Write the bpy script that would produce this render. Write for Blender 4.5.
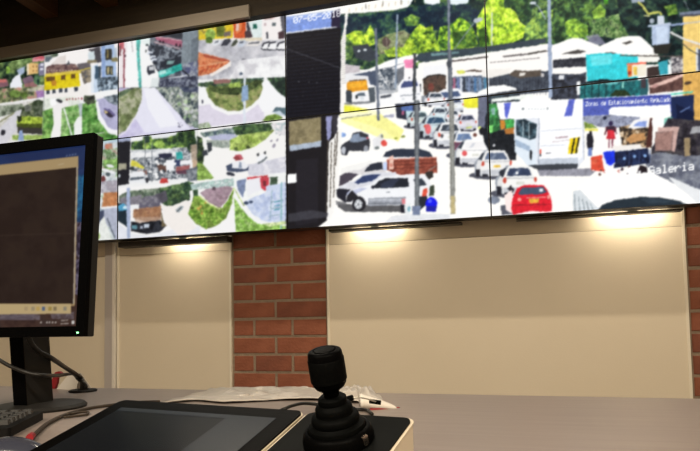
import bpy, bmesh, math, random
import numpy as np
from mathutils import Vector, Matrix

for o in list(bpy.data.objects):
    bpy.data.objects.remove(o, do_unlink=True)
SC = bpy.context.scene
COL = SC.collection

# ------------------------------------------------------------------ camera
F_PX, CY_PX = 600.0, 285.7            # focal length and principal row in photo pixels
YAW, PITCH, ROLL = -0.27642, 0.05597, -0.01748
DZ = 1.96423                          # height of the middle seam of the video wall
CAM = Vector((2.16264, -2.86387, DZ - 1.04423))
FW = Vector((math.sin(YAW) * math.cos(PITCH), math.cos(YAW) * math.cos(PITCH), math.sin(PITCH)))
R0 = Vector((math.cos(YAW), -math.sin(YAW), 0))
U0 = R0.cross(FW)
RT = R0 * math.cos(ROLL) + U0 * math.sin(ROLL)
UP = U0 * math.cos(ROLL) - R0 * math.sin(ROLL)
cam_d = bpy.data.cameras.new('camera')
cam = bpy.data.objects.new('camera', cam_d)
COL.objects.link(cam)
cam_d.sensor_width = 36.0
cam_d.lens = F_PX * 36.0 / 700.0
cam_d.shift_y = (CY_PX - 225.5) / 700.0
cam_d.clip_start = 0.02
M = Matrix((RT, UP, -FW)).transposed().to_4x4()
M.translation = CAM
cam.matrix_world = M
SC.camera = cam

# ------------------------------------------------------------------ world and exposure
w = bpy.data.worlds.new('world')
SC.world = w
w.use_nodes = True
w.node_tree.nodes['Background'].inputs[0].default_value = (0.5, 0.42, 0.34, 1)
w.node_tree.nodes['Background'].inputs[1].default_value = 0.02
SC.view_settings.view_transform = 'Standard'
SC.view_settings.look = 'None'
SC.view_settings.gamma = 1.0
SC.view_settings.use_curve_mapping = False
SC.view_settings.exposure = 0.0


# ------------------------------------------------------------------ pixel <-> place
def ray(px, py):
    return (FW + RT * ((px - 350.0) / F_PX) - UP * ((py - CY_PX) / F_PX))


def on_y(px, py, y):                  # point on a plane parallel to the wall
    d = ray(px, py)
    return CAM + d * ((y - CAM.y) / d.y)


def on_z(px, py, z):                  # point on a level plane
    d = ray(px, py)
    return CAM + d * ((z - CAM.z) / d.z)


def on_plane(px, py, p0, n):
    d = ray(px, py)
    return CAM + d * ((p0 - CAM).dot(n) / d.dot(n))


def project(P):                       # (n,3) array to photo pixels
    d = P - np.array(CAM)
    z = d @ np.array(FW)
    return 350 + F_PX * (d @ np.array(RT)) / z, CY_PX - F_PX * (d @ np.array(UP)) / z


# ------------------------------------------------------------------ what the displays show
def rgb(h):
    h = h.lstrip('#')
    return np.array([int(h[i:i + 2], 16) / 255.0 for i in (0, 2, 4)], dtype=np.float32)


FONT = {
 '0': (14,17,19,21,25,17,14), '1': (4,12,4,4,4,4,14), '2': (14,17,1,2,4,8,31), '5': (31,16,30,1,1,17,14),
 '7': (31,1,2,4,8,8,8), '8': (14,17,17,14,17,17,14), '-': (0,0,0,31,0,0,0), 'G': (14,17,16,23,17,17,15),
 'a': (0,0,14,1,15,17,15), 'l': (12,4,4,4,4,4,14), 'e': (0,0,14,17,31,16,14), 'r': (0,0,22,25,16,16,16),
 'i': (4,0,12,4,4,4,14), 'Z': (31,1,2,4,8,16,31), 'o': (0,0,14,17,17,17,14), 'n': (0,0,22,25,17,17,17),
 's': (0,0,14,16,14,1,30), 'd': (1,1,13,19,17,17,15), 'E': (31,16,16,30,16,16,31), 't': (8,8,28,8,8,9,6),
 'c': (0,0,14,16,16,17,14), 'm': (0,0,26,21,21,17,17), 'R': (30,17,17,30,20,18,17), 'g': (0,15,17,17,15,1,14),
 'u': (0,0,17,17,17,19,13), ' ': (0,0,0,0,0,0,0)}


class Canvas:
    def __init__(s, x0, y0, x1, y1, S, base='#000000'):
        s.x0, s.y0, s.S = x0, y0, S
        s.w, s.h = int((x1 - x0) * S), int((y1 - y0) * S)
        s.a = np.zeros((s.h, s.w, 3), np.float32) + rgb(base)
        s.clip = None
        s.rng = np.random.RandomState(7)

    def _box(s, xs, ys):
        i0 = max(0, int((min(xs) - s.x0) * s.S) - 1); i1 = min(s.w, int((max(xs) - s.x0) * s.S) + 2)
        j0 = max(0, int((min(ys) - s.y0) * s.S) - 1); j1 = min(s.h, int((max(ys) - s.y0) * s.S) + 2)
        return i0, i1, j0, j1

    def _mask(s, pts, box):
        i0, i1, j0, j1 = box
        X = s.x0 + (np.arange(i0, i1) + 0.5) / s.S
        Y = (s.y0 + (np.arange(j0, j1) + 0.5) / s.S)[:, None]
        m = np.zeros((j1 - j0, i1 - i0), bool)
        n = len(pts)
        for k in range(n):
            xa, ya = pts[k]; xb, yb = pts[(k + 1) % n]
            if ya == yb:
                continue
            c = (Y > min(ya, yb)) & (Y <= max(ya, yb))
            xi = xa + (Y - ya) * ((xb - xa) / (yb - ya))
            m ^= c & (X[None, :] < xi)
        return m

    def setclip(s, pts=None):
        s.clip = None
        if pts:
            s.clip = s._mask(pts, (0, s.w, 0, s.h))

    def _put(s, m, box, col, a):
        i0, i1, j0, j1 = box
        if s.clip is not None:
            m = m & s.clip[j0:j1, i0:i1]
        t = s.a[j0:j1, i0:i1]
        if isinstance(col, np.ndarray) and col.ndim == 3:
            t[m] = t[m] * (1 - a) + col[m] * a
        else:
            t[m] = t[m] * (1 - a) + col * a

    def P(s, col, pts, a=1.0):                       # polygon
        b = s._box([p[0] for p in pts], [p[1] for p in pts])
        if b[1] <= b[0] or b[3] <= b[2]:
            return
        s._put(s._mask(pts, b), b, rgb(col), a)

    def B(s, col, x0, y0, x1, y1, k=0.0, a=1.0):     # box whose top and bottom slope by k
        s.P(col, [(x0, y0), (x1, y0 + k * (x1 - x0)), (x1, y1 + k * (x1 - x0)), (x0, y1)], a)

    def E(s, col, cx, cy, rx, ry, rot=0.0, a=1.0):   # ellipse
        c, d = math.cos(math.radians(rot)), math.sin(math.radians(rot))
        s.P(col, [(cx + rx * math.cos(t) * c - ry * math.sin(t) * d, cy + rx * math.cos(t) * d + ry * math.sin(t) * c)
                  for t in np.linspace(0, 2 * math.pi, 20)[:-1]], a)

    def L(s, col, wd, pts, a=1.0):                   # polyline
        for (xa, ya), (xb, yb) in zip(pts, pts[1:]):
            l = math.hypot(xb - xa, yb - ya) or 1
            nx, ny = -(yb - ya) / l * wd / 2, (xb - xa) / l * wd / 2
            s.P(col, [(xa + nx, ya + ny), (xb + nx, yb + ny), (xb - nx, yb - ny), (xa - nx, ya - ny)], a)

    def N(s, cols, pts, scale=5.0, seed=0, gain=1.6, a=1.0, sx=1.0):   # mottled polygon
        b = s._box([p[0] for p in pts], [p[1] for p in pts])
        i0, i1, j0, j1 = b
        if i1 <= i0 or j1 <= j0:
            return
        rs = np.random.RandomState(seed + 11)
        v = np.zeros((j1 - j0, i1 - i0), np.float32); tot = 0
        for o_, (sc, am) in enumerate(((scale, 1.0), (scale * .45, .7), (scale * .2, .45))):
            nx = int((i1 - i0) / s.S / (sc * sx)) + 3; ny = int((j1 - j0) / s.S / sc) + 3
            g = rs.rand(ny, nx).astype(np.float32)
            fx = np.arange(i1 - i0) / s.S / (sc * sx); fy = np.arange(j1 - j0) / s.S / sc
            xi = fx.astype(int); yi = fy.astype(int)
            tx = fx - xi; ty = fy - yi
            tx = tx * tx * (3 - 2 * tx); ty = (ty * ty * (3 - 2 * ty))[:, None]
            A = g[yi][:, xi] * (1 - tx) + g[yi][:, xi + 1] * tx
            Bv = g[yi + 1][:, xi] * (1 - tx) + g[yi + 1][:, xi + 1] * tx
            v += am * (A * (1 - ty) + Bv * ty - .5); tot += am
        v = np.clip(v / tot * gain * 1.6 + .5, 0, .9999) * (len(cols) - 1)
        C = np.array([rgb(c) for c in cols])
        k = v.astype(int); t = (v - k)[..., None]
        col = C[k] * (1 - t) + C[k + 1] * t
        s._put(s._mask(pts, b), b, col.astype(np.float32), a)

    def D(s, cols, pts, n, r, seed=0, a=1.0, asp=1.0):   # loose dabs inside a polygon
        rs = random.Random(seed)
        xs = [p[0] for p in pts]; ys = [p[1] for p in pts]
        for _ in range(n):
            x = rs.uniform(min(xs), max(xs)); y = rs.uniform(min(ys), max(ys))
            ins = False
            for k in range(len(pts)):
                xa, ya = pts[k]; xb, yb = pts[k - 1]
                if (ya > y) != (yb > y) and x < (xb - xa) * (y - ya) / (yb - ya) + xa:
                    ins = not ins
            if ins:
                q = rs.uniform(.5, 1.2)
                s.E(rs.choice(cols), x, y, r * q * asp, r * q, rs.uniform(0, 90) if asp == 1 else 0, a)

    def T(s, col, text, x, y, wd, ht, k=0.0, a=1.0):     # dot-matrix lettering, slope k, total width wd
        adv = wd / len(text); px = adv / 6.0 * 1.08; py = ht / 7.0
        for n, ch in enumerate(text):
            for r_, bits in enumerate(FONT[ch]):
                for c_ in range(5):
                    if bits >> (4 - c_) & 1:
                        xx = x + n * adv + c_ * px; yy = y + r_ * py + k * (xx - x)
                        s.B(col, xx, yy, xx + px * 1.15, yy + py * 1.1, k, a)

    def blur(s, sig):
        r = int(sig * s.S * 3) + 1
        g = np.exp(-0.5 * (np.arange(-r, r + 1) / (sig * s.S)) ** 2); g /= g.sum()
        p = np.pad(s.a, ((r, r), (r, r), (0, 0)), 'edge')
        q = sum(g[i] * p[i:i + s.h] for i in range(2 * r + 1))
        s.a = sum(g[i] * q[:, i:i + s.w] for i in range(2 * r + 1)).astype(np.float32)

    def texture(s, amp_green, amp, seed):                 # fine mottling as in a compressed camera feed
        rs = np.random.RandomState(seed)
        v = np.zeros((s.h, s.w), np.float32)
        for sc, am in ((3.2, .8), (1.6, 1.0), (.8, .8)):
            ny, nx = int(s.h / s.S / sc) + 3, int(s.w / s.S / sc) + 3
            g = rs.rand(ny, nx).astype(np.float32) - .5
            fx = np.arange(s.w) / s.S / sc; fy = np.arange(s.h) / s.S / sc
            xi, yi = fx.astype(int), fy.astype(int); tx, ty = fx - xi, (fy - yi)[:, None]
            A = g[yi][:, xi] * (1 - tx) + g[yi][:, xi + 1] * tx
            Bv = g[yi + 1][:, xi] * (1 - tx) + g[yi + 1][:, xi + 1] * tx
            v += am * (A * (1 - ty) + Bv * ty)
        r, g_, b = s.a[..., 0], s.a[..., 1], s.a[..., 2]
        green = np.clip((g_ - np.maximum(r, b)) * 9, 0, 1)
        lum = s.a.mean(2)
        mid = np.clip(4.2 * lum * (1 - lum), 0, 1) ** 1.5
        k = v * (amp * mid * (1 - green) + amp_green * green)
        s.a = np.clip(s.a * (1 + k[..., None]) + .05 * k[..., None], 0, 1)

    def mute(s, x1, sat, gain):                            # duller, dimmer feeds left of x1
        n = int((x1 - s.x0) * s.S)
        t = s.a[:, :n]; l = t.mean(2, keepdims=True)
        s.a[:, :n] = np.clip((l + (t - l) * sat) * gain, 0, 1)

    def warp(s, amp, sc, seed):                            # small wobble of every outline
        rs = np.random.RandomState(seed)
        off = []
        for _ in range(2):
            ny, nx = int(s.h / s.S / sc) + 3, int(s.w / s.S / sc) + 3
            g = rs.rand(ny, nx).astype(np.float32) - .5
            fx = np.arange(s.w) / s.S / sc; fy = np.arange(s.h) / s.S / sc
            xi, yi = fx.astype(int), fy.astype(int); tx, ty = fx - xi, (fy - yi)[:, None]
            tx = tx * tx * (3 - 2 * tx); ty = ty * ty * (3 - 2 * ty)
            A = g[yi][:, xi] * (1 - tx) + g[yi][:, xi + 1] * tx
            Bv = g[yi + 1][:, xi] * (1 - tx) + g[yi + 1][:, xi + 1] * tx
            off.append((A * (1 - ty) + Bv * ty) * 2 * amp * s.S)
        J, I = np.mgrid[0:s.h, 0:s.w]
        s.a = s.a[np.clip(np.rint(J + off[1]).astype(int), 0, s.h - 1), np.clip(np.rint(I + off[0]).astype(int), 0, s.w - 1)]

    def sample(s, x, y):                                 # bilinear, display values to linear light
        fx = np.clip((x - s.x0) * s.S - .5, 0, s.w - 1.001); fy = np.clip((y - s.y0) * s.S - .5, 0, s.h - 1.001)
        i = fx.astype(int); j = fy.astype(int); tx = (fx - i)[:, None]; ty = (fy - j)[:, None]
        v = (s.a[j, i] * (1 - tx) + s.a[j, i + 1] * tx) * (1 - ty) + (s.a[j + 1, i] * (1 - tx) + s.a[j + 1, i + 1] * tx) * ty
        v = np.clip(v, 0, 1)
        return np.where(v <= .04045, v / 12.92, ((v + .055) / 1.055) ** 2.4)


def small_car(c, x0, y0, x1, y1, body, k=0.0, glass='#39424f', lights=True, shadow=True, plate=None):
    """a car seen from behind, a little from its left, filling the box"""
    w_, h_ = x1 - x0, y1 - y0
    X = lambda u: x0 + w_ * u
    Y = lambda v: y0 + h_ * v
    if shadow:
        c.E('#50525e', X(.40), Y(.98), w_ * .56, h_ * .15)
    c.P('#9aa0aa', [(X(0), Y(.98)), (X(-.02), Y(.5)), (X(.1), Y(.28)), (X(.24), Y(.03)), (X(.34), Y(0)), (X(.34), Y(1))])
    c.P(body, [(X(.16), Y(1)), (X(.14), Y(.55)), (X(.2), Y(.32)), (X(.3), Y(.04)), (X(.52), Y(0)), (X(.8), Y(.03)), (X(.92), Y(.34)), (X(1), Y(.55)), (X(.98), Y(1))])
    c.P(body, [(X(.03), Y(.55)), (X(.1), Y(.34)), (X(.2), Y(.34)), (X(.16), Y(.8)), (X(.04), Y(.85))], .8)
    c.P('#3c424c', [(X(.08), Y(.36)), (X(.2), Y(.1)), (X(.25), Y(.12)), (X(.18), Y(.4))])
    c.P(glass, [(X(.25), Y(.38)), (X(.33), Y(.12)), (X(.77), Y(.1)), (X(.87), Y(.36))])
    c.P('#aab4c4', [(X(.4), Y(.34)), (X(.52), Y(.14)), (X(.6), Y(.14)), (X(.5), Y(.34))], .45)
    c.P('#b4b8c2', [(X(.17), Y(.78)), (X(.98), Y(.74)), (X(.97), Y(.94)), (X(.18), Y(.97))], .65)
    c.L('#7c808a', h_ * .035, [(X(.18), Y(.46)), (X(.95), Y(.44))], .5)
    c.B('#22232c', X(.02), Y(.74), X(.13), Y(1.03)); c.B('#2b2c36', X(.2), Y(.94), X(.36), Y(1.04)); c.B('#2b2c36', X(.82), Y(.92), X(.95), Y(1.03))
    if lights:
        c.E('#c8503f', X(.21), Y(.53), w_ * .045, h_ * .10)
        c.E('#c8503f', X(.95), Y(.5), w_ * .035, h_ * .09)
    c.B(plate or '#d8d8d0', X(.5), Y(.58), X(.68), Y(.68))


def paint_wall(c):
    P, B, E, L, N, D, T = c.P, c.B, c.E, c.L, c.N, c.D, c.T
    # ============ top-left display: town with a yellow house, roundabout below
    c.setclip([(-80, -60), (118.3, -60), (118.1, 139), (-80, 165)])
    B('#f4f4f6', -80, 0, 118, 170)
    # hillside with houses
    N(['#15241c', '#2c4330', '#4d6a3a', '#7a9650'], [(-60, 50), (45, 40), (45, 85), (-60, 95)], 6, 1)
    N(['#6f8f48', '#8aa860', '#a8bc80'], [(14, 57), (32, 53), (31, 66), (14, 70)], 4, 2, a=.7)
    E('#8fc040', 8, 70, 2.2, 4)
    P('#e8909a', [(32, 59), (38, 55), (44, 56), (44, 61), (32, 62)])
    P('#d65a68', [(33, 59), (40, 55.5), (44, 56), (44, 59)])
    P('#2a4040', [(32, 53), (40, 51), (38, 56), (33, 58)])
    P('#8c4a5a', [(39, 51.5), (45, 50), (45, 56)])
    P('#f1c070', [(26.5, 64), (32, 62.5), (38, 63.5), (38, 73.5), (27, 75)])
    P('#f7e2b8', [(26.5, 64), (29, 63.3), (29, 74.5), (27, 75)])
    for x, y in ((32.5, 66), (36, 65.8), (32.5, 70), (36, 69.8)):
        B('#a9743c', x, y, x + 1.4, y + 2)
    P('#7d7896', [(38, 64), (44, 62), (44, 75), (39, 76)])
    B('#e6e8f6', 40, 64, 43.5, 66); B('#e6e8f6', 40, 68, 43.5, 70)
    P('#a8bcd8', [(17, 70), (25, 66), (24, 73), (19, 76)])
    P('#f0f2fb', [(10, 84), (15, 76), (20, 74), (22, 84), (22, 88), (10, 88)])
    P('#8a5a66', [(-4, 82), (7, 79), (9, 86), (-4, 88)]); P('#d06a64', [(-4, 79.5), (6, 79), (7, 82), (-4, 83)])
    P('#7e5f72', [(22, 79), (31, 75), (35, 81), (24, 84)])
    P('#a56d6d', [(24, 84), (36, 81), (38, 90), (26, 92)])
    E('#507a52', 37, 80, 3.5, 5); E('#1d3a30', 38, 82, 1.2, 3)
    N(['#4c5240', '#7d8a4c', '#a7a380', '#c88878'], [(-60, 92), (44, 86), (44, 97), (-60, 112)], 4, 3)
    E('#6c8a3a', 15, 94, 6, 4); E('#55702c', 24, 95, 4, 3)
    P('#a878b8', [(36, 91), (44, 90), (44, 97), (37, 98)])
    P('#e9e2d2', [(26, 89), (44, 86), (44, 90), (30, 92)], .6)
    # yellow house, white sky, pale blue block
    P('#fdf8f6', [(44.5, 30), (119, 25), (119, 95), (44.5, 105)])
    N(['#3e5040', '#76846a', '#8d9690'], [(45, 51), (58, 48.5), (58, 56), (45, 60)], 4, 4)
    P('#5c6a74', [(45, 57), (53, 57), (49, 62), (45, 62)])
    P('#eadfda', [(50, 66), (58, 57), (66, 55), (66, 66)])
    N(['#5e4144', '#84615c', '#9d7f74'], [(46, 67), (52, 64.5), (76, 64), (80, 71), (46, 74)], 2.5, 5)
    for x in range(48, 78, 3):
        E('#d8b8a8', x, 70.5, .8, .6)
    P('#57585e', [(66, 65), (68.5, 60.5), (71, 64.5)])
    P('#6c6468', [(77, 64), (90, 62), (91, 68), (79, 71)])
    P('#f0d23e', [(45, 74), (80, 70), (91, 67), (91, 70), (80, 73), (45, 77)])
    P('#f4d806', [(44.5, 76.5), (79, 73), (80, 86), (44.5, 90.5)])
    for x, y in ((46, 77), (50.5, 76.5), (61, 75.5), (71, 74.2)):
        B('#6e4c20', x, y, x + 4.5, y + 4.5, -.1)
    P('#c8851e', [(51, 81), (56, 80), (56.5, 86), (52, 86)])
    P('#faf5f0', [(44.5, 90.5), (80, 86), (88, 85), (88, 95), (44.5, 99)])
    for x in (46.5, 52.5, 59, 64.5, 74.5):
        P('#3c4452', [(x, 90.2 - (x - 45) * .1), (x + 3.2, 89.8 - (x - 45) * .1), (x + 3.2, 94 - (x - 45) * .1), (x, 94.5 - (x - 45) * .1)])
    N(['#5e5c62', '#8b7e66', '#b8a68c'], [(80, 71), (91, 68), (97, 80), (84, 84)], 3, 6)
    P('#c9ddf4', [(91, 66), (98, 64), (98, 92), (91, 93)]); P('#e8f1fb', [(91, 66), (94, 65), (94, 92), (91, 93)])
    P('#a9c4ec', [(101, 46), (114, 44), (116, 62), (116, 92), (102, 92)])
    P('#8aa8dc', [(101, 46), (105, 45.5), (105, 92), (102, 92)])
    B('#3c3a34', 105.5, 49, 112, 60); B('#a5904e', 107, 50, 108.5, 58); B('#bbccdd', 114, 48, 117, 58)
    B('#444840', 106, 66, 113, 75); B('#c8b884', 107.5, 67, 109, 74); B('#c8b884', 111, 68, 112, 74)
    P('#4e4a50', [(88, 50), (100, 46), (101.5, 62), (95, 63), (93, 52)])
    P('#d4e2e8', [(88.5, 52), (94, 51), (95, 60), (88.5, 61)]); P('#8f8264', [(87.5, 60.5), (97, 59.5), (97, 62.5), (87.5, 63)])
    P('#68646c', [(83, 46), (95, 43.5), (116, 40), (117, 43), (98, 47), (85, 48)])
    B('#8f8458', 111.5, 57.5, 118, 61.5)
    B('#3e5870', 95, 66, 101, 79); B('#58636c', 97.5, 78, 115, 87); B('#3e4248', 99, 66, 100, 92)
    N(['#2e3640', '#6d8498', '#c9dcee'], [(97, 78), (118, 76), (118, 89), (98, 91)], 2.5, 8)
    P('#fbfbfb', [(96, 92), (119, 88.5), (119, 94.5), (96, 97)])
    # lower half: road, hedge and the grass roundabout
    c.setclip([(-80, 113), (44, 98.5), (96, 95), (118.3, 94), (118.1, 139), (-80, 165)])
    N(['#c8c6b8', '#dcd9d2', '#ece9e8'], [(-80, 100), (45, 95), (45, 150), (-80, 170)], 8, 9)
    P('#f3f1f0', [(-80, 109), (44, 97), (44, 99.5), (-80, 114)])
    N(['#56604e', '#7e8c72', '#a5aa98'], [(-80, 112), (22, 104), (26, 110), (-20, 122), (-80, 134)], 4, 10)
    P('#d8d6de', [(15, 112), (22, 109), (17, 130), (4, 146), (-20, 150)])
    L('#8a8a60', 1.2, [(-10, 128), (14, 113)])
    E('#2c2c36', 3, 132.5, 2.5, 3)
    N(['#35402a', '#5c6a48', '#8b9070'], [(22, 107), (36, 101), (36, 117), (20, 117)], 3, 12)
    P('#7e7e80', [(24, 106), (32, 105), (31, 111), (25, 112)], .6)
    N(['#2c3a24', '#46543c', '#6c7460'], [(32, 104), (37, 99), (43, 101), (43.5, 117), (35, 116)], 3, 13)
    P('#a9c433', [(18, 116), (42.5, 117), (42.5, 125), (16.5, 124)]); E('#5f7a1c', 29, 119, 1.6, 2)
    P('#2c3420', [(17, 116), (21.5, 116), (22, 121), (18, 123)])
    P('#4c5a1c', [(16.5, 123.5), (42.5, 123.5), (42.5, 129), (17, 128)])
    P('#3e3b36', [(17, 127), (42.5, 128), (42.5, 134.5), (18, 133)])
    P('#93b050', [(12, 135), (43, 135), (43, 140), (12, 140)])
    P('#8ba4d4', [(19.5, 130), (22.5, 130), (24, 141), (18, 141)])
    P('#e5ebde', [(43, 98), (75, 96), (82, 104), (72, 108), (43, 112)])
    N(['#4c8a36', '#6fa846', '#8fc45c'], [(43, 111), (56, 107), (60, 150), (42, 150)], 5, 14)
    P('#f6f2f2', [(52, 103), (68, 101), (70, 110), (60, 112), (50, 150), (56, 150)])
    P('#f9f6f4', [(57, 111), (62, 111), (60, 150), (47, 150)])
    N(['#5a9640', '#7ab35a', '#9bc474'], [(62, 108), (80, 104), (84, 150), (60, 150)], 5, 15)
    L('#eef2ee', 1.5, [(64, 108), (73, 140)])
    for x in (66, 69, 72, 75, 78, 81):
        B('#a84a50', x, 98.6 - (x - 66) * .08, x + 1.4, 100.4 - (x - 66) * .08)
    P('#ffffff', [(50, 99), (57, 98), (56, 105), (51, 106)]); E('#3a3c42', 59.5, 101, 3.4, 1.7, 20)
    P('#b9c4cc', [(78, 104), (83, 103), (83, 118), (80, 118)])
    P('#f4f6f4', [(74, 124), (78, 117), (84, 116), (82, 150), (74, 150)])
    N(['#3d7a2c', '#5b9a3e', '#7cb458'], [(82, 104), (96, 100), (99, 118), (108, 133), (118, 136), (118, 145), (82, 145)], 5, 16)
    N(['#282a26', '#3e4438', '#566048'], [(84, 95), (90, 92.5), (95, 95), (95, 103), (88, 105), (83.5, 101)], 3, 17)
    P('#b4b2d8', [(96, 100), (119, 94), (119, 134), (108, 130), (99, 118)])
    P('#fbfaff', [(95.5, 102), (98, 101), (101, 115), (109, 128), (119, 131), (119, 134), (107, 131), (98, 119)])
    N(['#444e58', '#6b7a88', '#a5b0b8'], [(103, 97), (119, 94), (119, 106), (110, 103)], 3, 18)
    P('#6a6294', [(104, 108), (110, 109), (116, 115), (112, 118), (104, 113)]); P('#3c3448', [(104, 112), (108, 111), (114, 116), (109, 118)])
    P('#d8c078', [(104, 110), (108, 112), (105, 114)])
    L('#f0f3ea', .8, [(96, 134), (104, 132.5)])

    # ============ bottom-left display, seen beside the desk monitor
    c.setclip([(-80, 166), (118.1, 139), (117.7, 240), (-80, 258)])
    N(['#9db0c0', '#c8d4d8', '#e4e9ec', '#8fae86'], [(-80, 130), (119, 130), (119, 260), (-80, 260)], 9, 20)
    # the part behind the desk monitor: four more street feeds
    N(['#b8b8c0', '#d0d0d8', '#e4e4ea'], [(-40, 150), (97, 140), (97, 250), (-40, 262)], 10, 240)
    N(['#3c5a34', '#5c8040', '#86a858'], [(-30, 158), (34, 151), (34, 172), (10, 182), (-30, 178)], 5, 241)
    P('#c4bce0', [(-30, 204), (-8, 180), (12, 178), (34, 198), (34, 206)]); P('#efeff6', [(-12, 206), (-2, 180), (5, 179), (16, 204)])
    N(['#4c5a60', '#7c8890', '#b4bcc0'], [(36, 151), (97, 142), (97, 166), (36, 176)], 4, 242); P('#b86a4c', [(42, 158), (62, 155), (62, 168), (42, 171)]); P('#e8c44c', [(68, 156), (84, 153), (84, 164), (68, 167)])
    P('#d8d8e0', [(36, 176), (97, 166), (97, 196), (36, 202)]); E('#3a4250', 54, 186, 5, 2.4); E('#c04844', 74, 180, 5, 2.4); E('#f2f4f8', 84, 188, 5, 2.4)
    N(['#4a7434', '#6f9c44', '#94bc60'], [(-30, 210), (34, 206), (34, 226), (4, 236), (-30, 230)], 5, 243); P('#9c7c88', [(-4, 214), (20, 210), (14, 224), (2, 226)])
    P('#dfe3ee', [(-30, 238), (4, 238), (34, 228), (34, 250), (-30, 256)])
    N(['#a87850', '#c08c60', '#8c6448'], [(44, 208), (80, 204), (80, 222), (44, 226)], 4, 244); P('#20242c', [(42, 226), (82, 222), (82, 232), (42, 236)]); P('#a8b8d8', [(38, 202), (42, 202), (42, 248), (38, 248)])
    L('#f4f4f4', 1.2, [(35, 150), (35, 252)]); L('#f4f4f4', 1.2, [(-30, 207), (97, 198)])
    P('#bfd9ea', [(99, 139), (119, 137), (119, 142), (99, 143)])
    N(['#c86c50', '#d8886c', '#a89078'], [(105, 144.5), (112, 143), (113, 150), (104, 155)], 2, 21)
    N(['#5a7c48', '#8aa878', '#c0c8b8', '#b08878'], [(99, 150), (119, 148), (119, 172), (99, 172)], 3, 22)
    N(['#6c9a48', '#8ebc60'], [(103, 160), (119, 158), (119, 168), (105, 170)], 3, 23)
    for x, y in ((105, 170), (111, 172), (104, 177), (110, 166)):
        E('#f0f2f6', x, y, 4, 1.6, 8)
    E('#7a3c3c', 103, 179, 2.5, 3.5); E('#4c5a60', 108, 174, 2.5, 2)
    N(['#b4aab4', '#9d97a6', '#c8c4cc'], [(97, 182), (119, 180), (119, 193), (97, 193)], 4, 24)
    N(['#c87844', '#d88e58', '#b46a3c'], [(103.5, 193), (119, 192), (119, 206), (102, 207)], 2.5, 25)
    P('#f4f4f8', [(101, 207), (119, 205.5), (119, 208), (101, 209)])
    P('#b0b6cc', [(104, 209), (119, 207.5), (119, 240), (116, 240), (104, 219)])
    P('#46506e', [(97, 212), (104, 210), (104, 222), (97, 225)])
    P('#eef2ec', [(97, 226), (104, 216), (112, 241), (97, 241)]); L('#5e6876', 1.2, [(107, 218), (115, 238)])
    E('#a2c85a', 97, 236, 3, 4)

    # ============ top middle display, four feeds
    c.setclip([(118, -60), (198.5, -60), (198.5, 86.5), (118.2, 88)])
    N(['#454a5c', '#5e6472', '#868c94'], [(118, 10), (199, 10), (199, 90), (118, 90)], 6, 30)
    P('#ffffff', [(118, 35), (138, 32), (140, 88), (118, 88)])
    P('#f6eef0', [(118, 38), (128, 37), (124, 88), (118, 88)])
    P('#d86a72', [(118.5, 42), (124, 41), (124, 48), (118.5, 51)]); P('#8c5c60', [(118, 46), (121, 46), (121, 56), (118, 56)])
    B('#a04c58', 123.5, 48, 125, 88); E('#62404c', 125.5, 56, 1, 1.6)
    L('#c8c0c4', 1, [(131, 38), (133, 52)])
    P('#58c4b8', [(136, 34), (141, 34), (140, 52), (143, 88), (139, 88), (137, 60)])
    P('#fdfdfd', [(141, 34), (150, 34), (148, 50), (158, 65), (159, 80), (158, 88), (142, 88), (139.5, 52)])
    P('#9adccf', [(137, 35), (152, 33), (151, 37), (137, 39)]); P('#eaf6f4', [(141, 39), (150, 37), (150, 46), (143, 44)])
    E('#3a4448', 147, 45, 1.5, 1); E('#5c6060', 146, 51, 1, 1.5)
    P('#3d4048', [(152, 33), (183, 28), (183, 39), (160, 36)])
    P('#595c66', [(152, 33), (183, 28), (183, 31), (152, 35)])
    P('#b4607a', [(155, 36), (182, 40), (182, 47), (172, 45), (156, 40)]); P('#d8a0aa', [(155, 36), (182, 40), (182, 41), (155, 37.2)])
    for x, y in ((159, 40), (162.5, 41), (175.5, 43.5), (179, 44)):
        B('#3c2230', x, y, x + 2, y + 3)
    P('#c9a8b0', [(154, 41), (180, 48), (181, 51), (154, 43)], .8)
    N(['#262a34', '#464c58', '#6d7684', '#9ba5b0'], [(150, 42), (182, 50), (183, 68), (158, 72), (150, 58)], 3, 31)
    P('#3b3e48', [(155, 45), (160, 46), (159, 56), (155, 55)])
    for x, y in ((150, 53), (153, 57), (154, 60)):
        E('#dfe6f2', x, y, 3, 1.6, -12); E('#3f4658', x + 1, y + 1, 2, .8)
    P('#2c313c', [(160, 62), (182, 56), (182, 66), (160, 68)]); P('#7ba2a0', [(167, 61), (175, 60), (173, 64), (167, 64.5)])
    P('#83909a', [(183, 28), (198.5, 25), (198.5, 88), (190, 88), (181, 66)]); P('#6b7782', [(191, 40), (199, 36), (199, 88), (191, 70)])
    N(['#4a5078', '#6d7490', '#a0a6b0'], [(180, 66), (199, 60), (199, 90), (184, 90)], 3, 32)
    P('#1fb8a8', [(158, 72), (181, 63.5), (182, 70), (160, 78)]); P('#58d4c8', [(158, 72), (172, 67), (172, 72), (160, 77)])
    P('#b8f0ea', [(159, 72.5), (166, 70), (166, 73), (160, 75)])
    P('#343844', [(147, 66), (154, 65), (155, 73), (149, 75), (146.5, 71)]); P('#c8cad0', [(149, 66.5), (154, 66), (154, 70), (149, 70.5)])
    L('#e0e4ec', 1.2, [(165, 79), (189, 75)]); L('#20242c', 1.4, [(182, 70), (189, 76)])
    P('#e4ecec', [(152, 78), (160, 78), (158, 88), (150, 88)])
    N(['#2c3044', '#565c74', '#8890a0'], [(160, 79), (198, 76), (198, 88), (160, 88)], 2.5, 33)
    # parking lot
    c.setclip([(198.5, -60), (287, -60), (287, 77), (198.5, 80)])
    N(['#b2b2bc', '#c6c6ce', '#dcdae0'], [(198, 0), (288, 0), (288, 82), (198, 82)], 14, 34)
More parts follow.
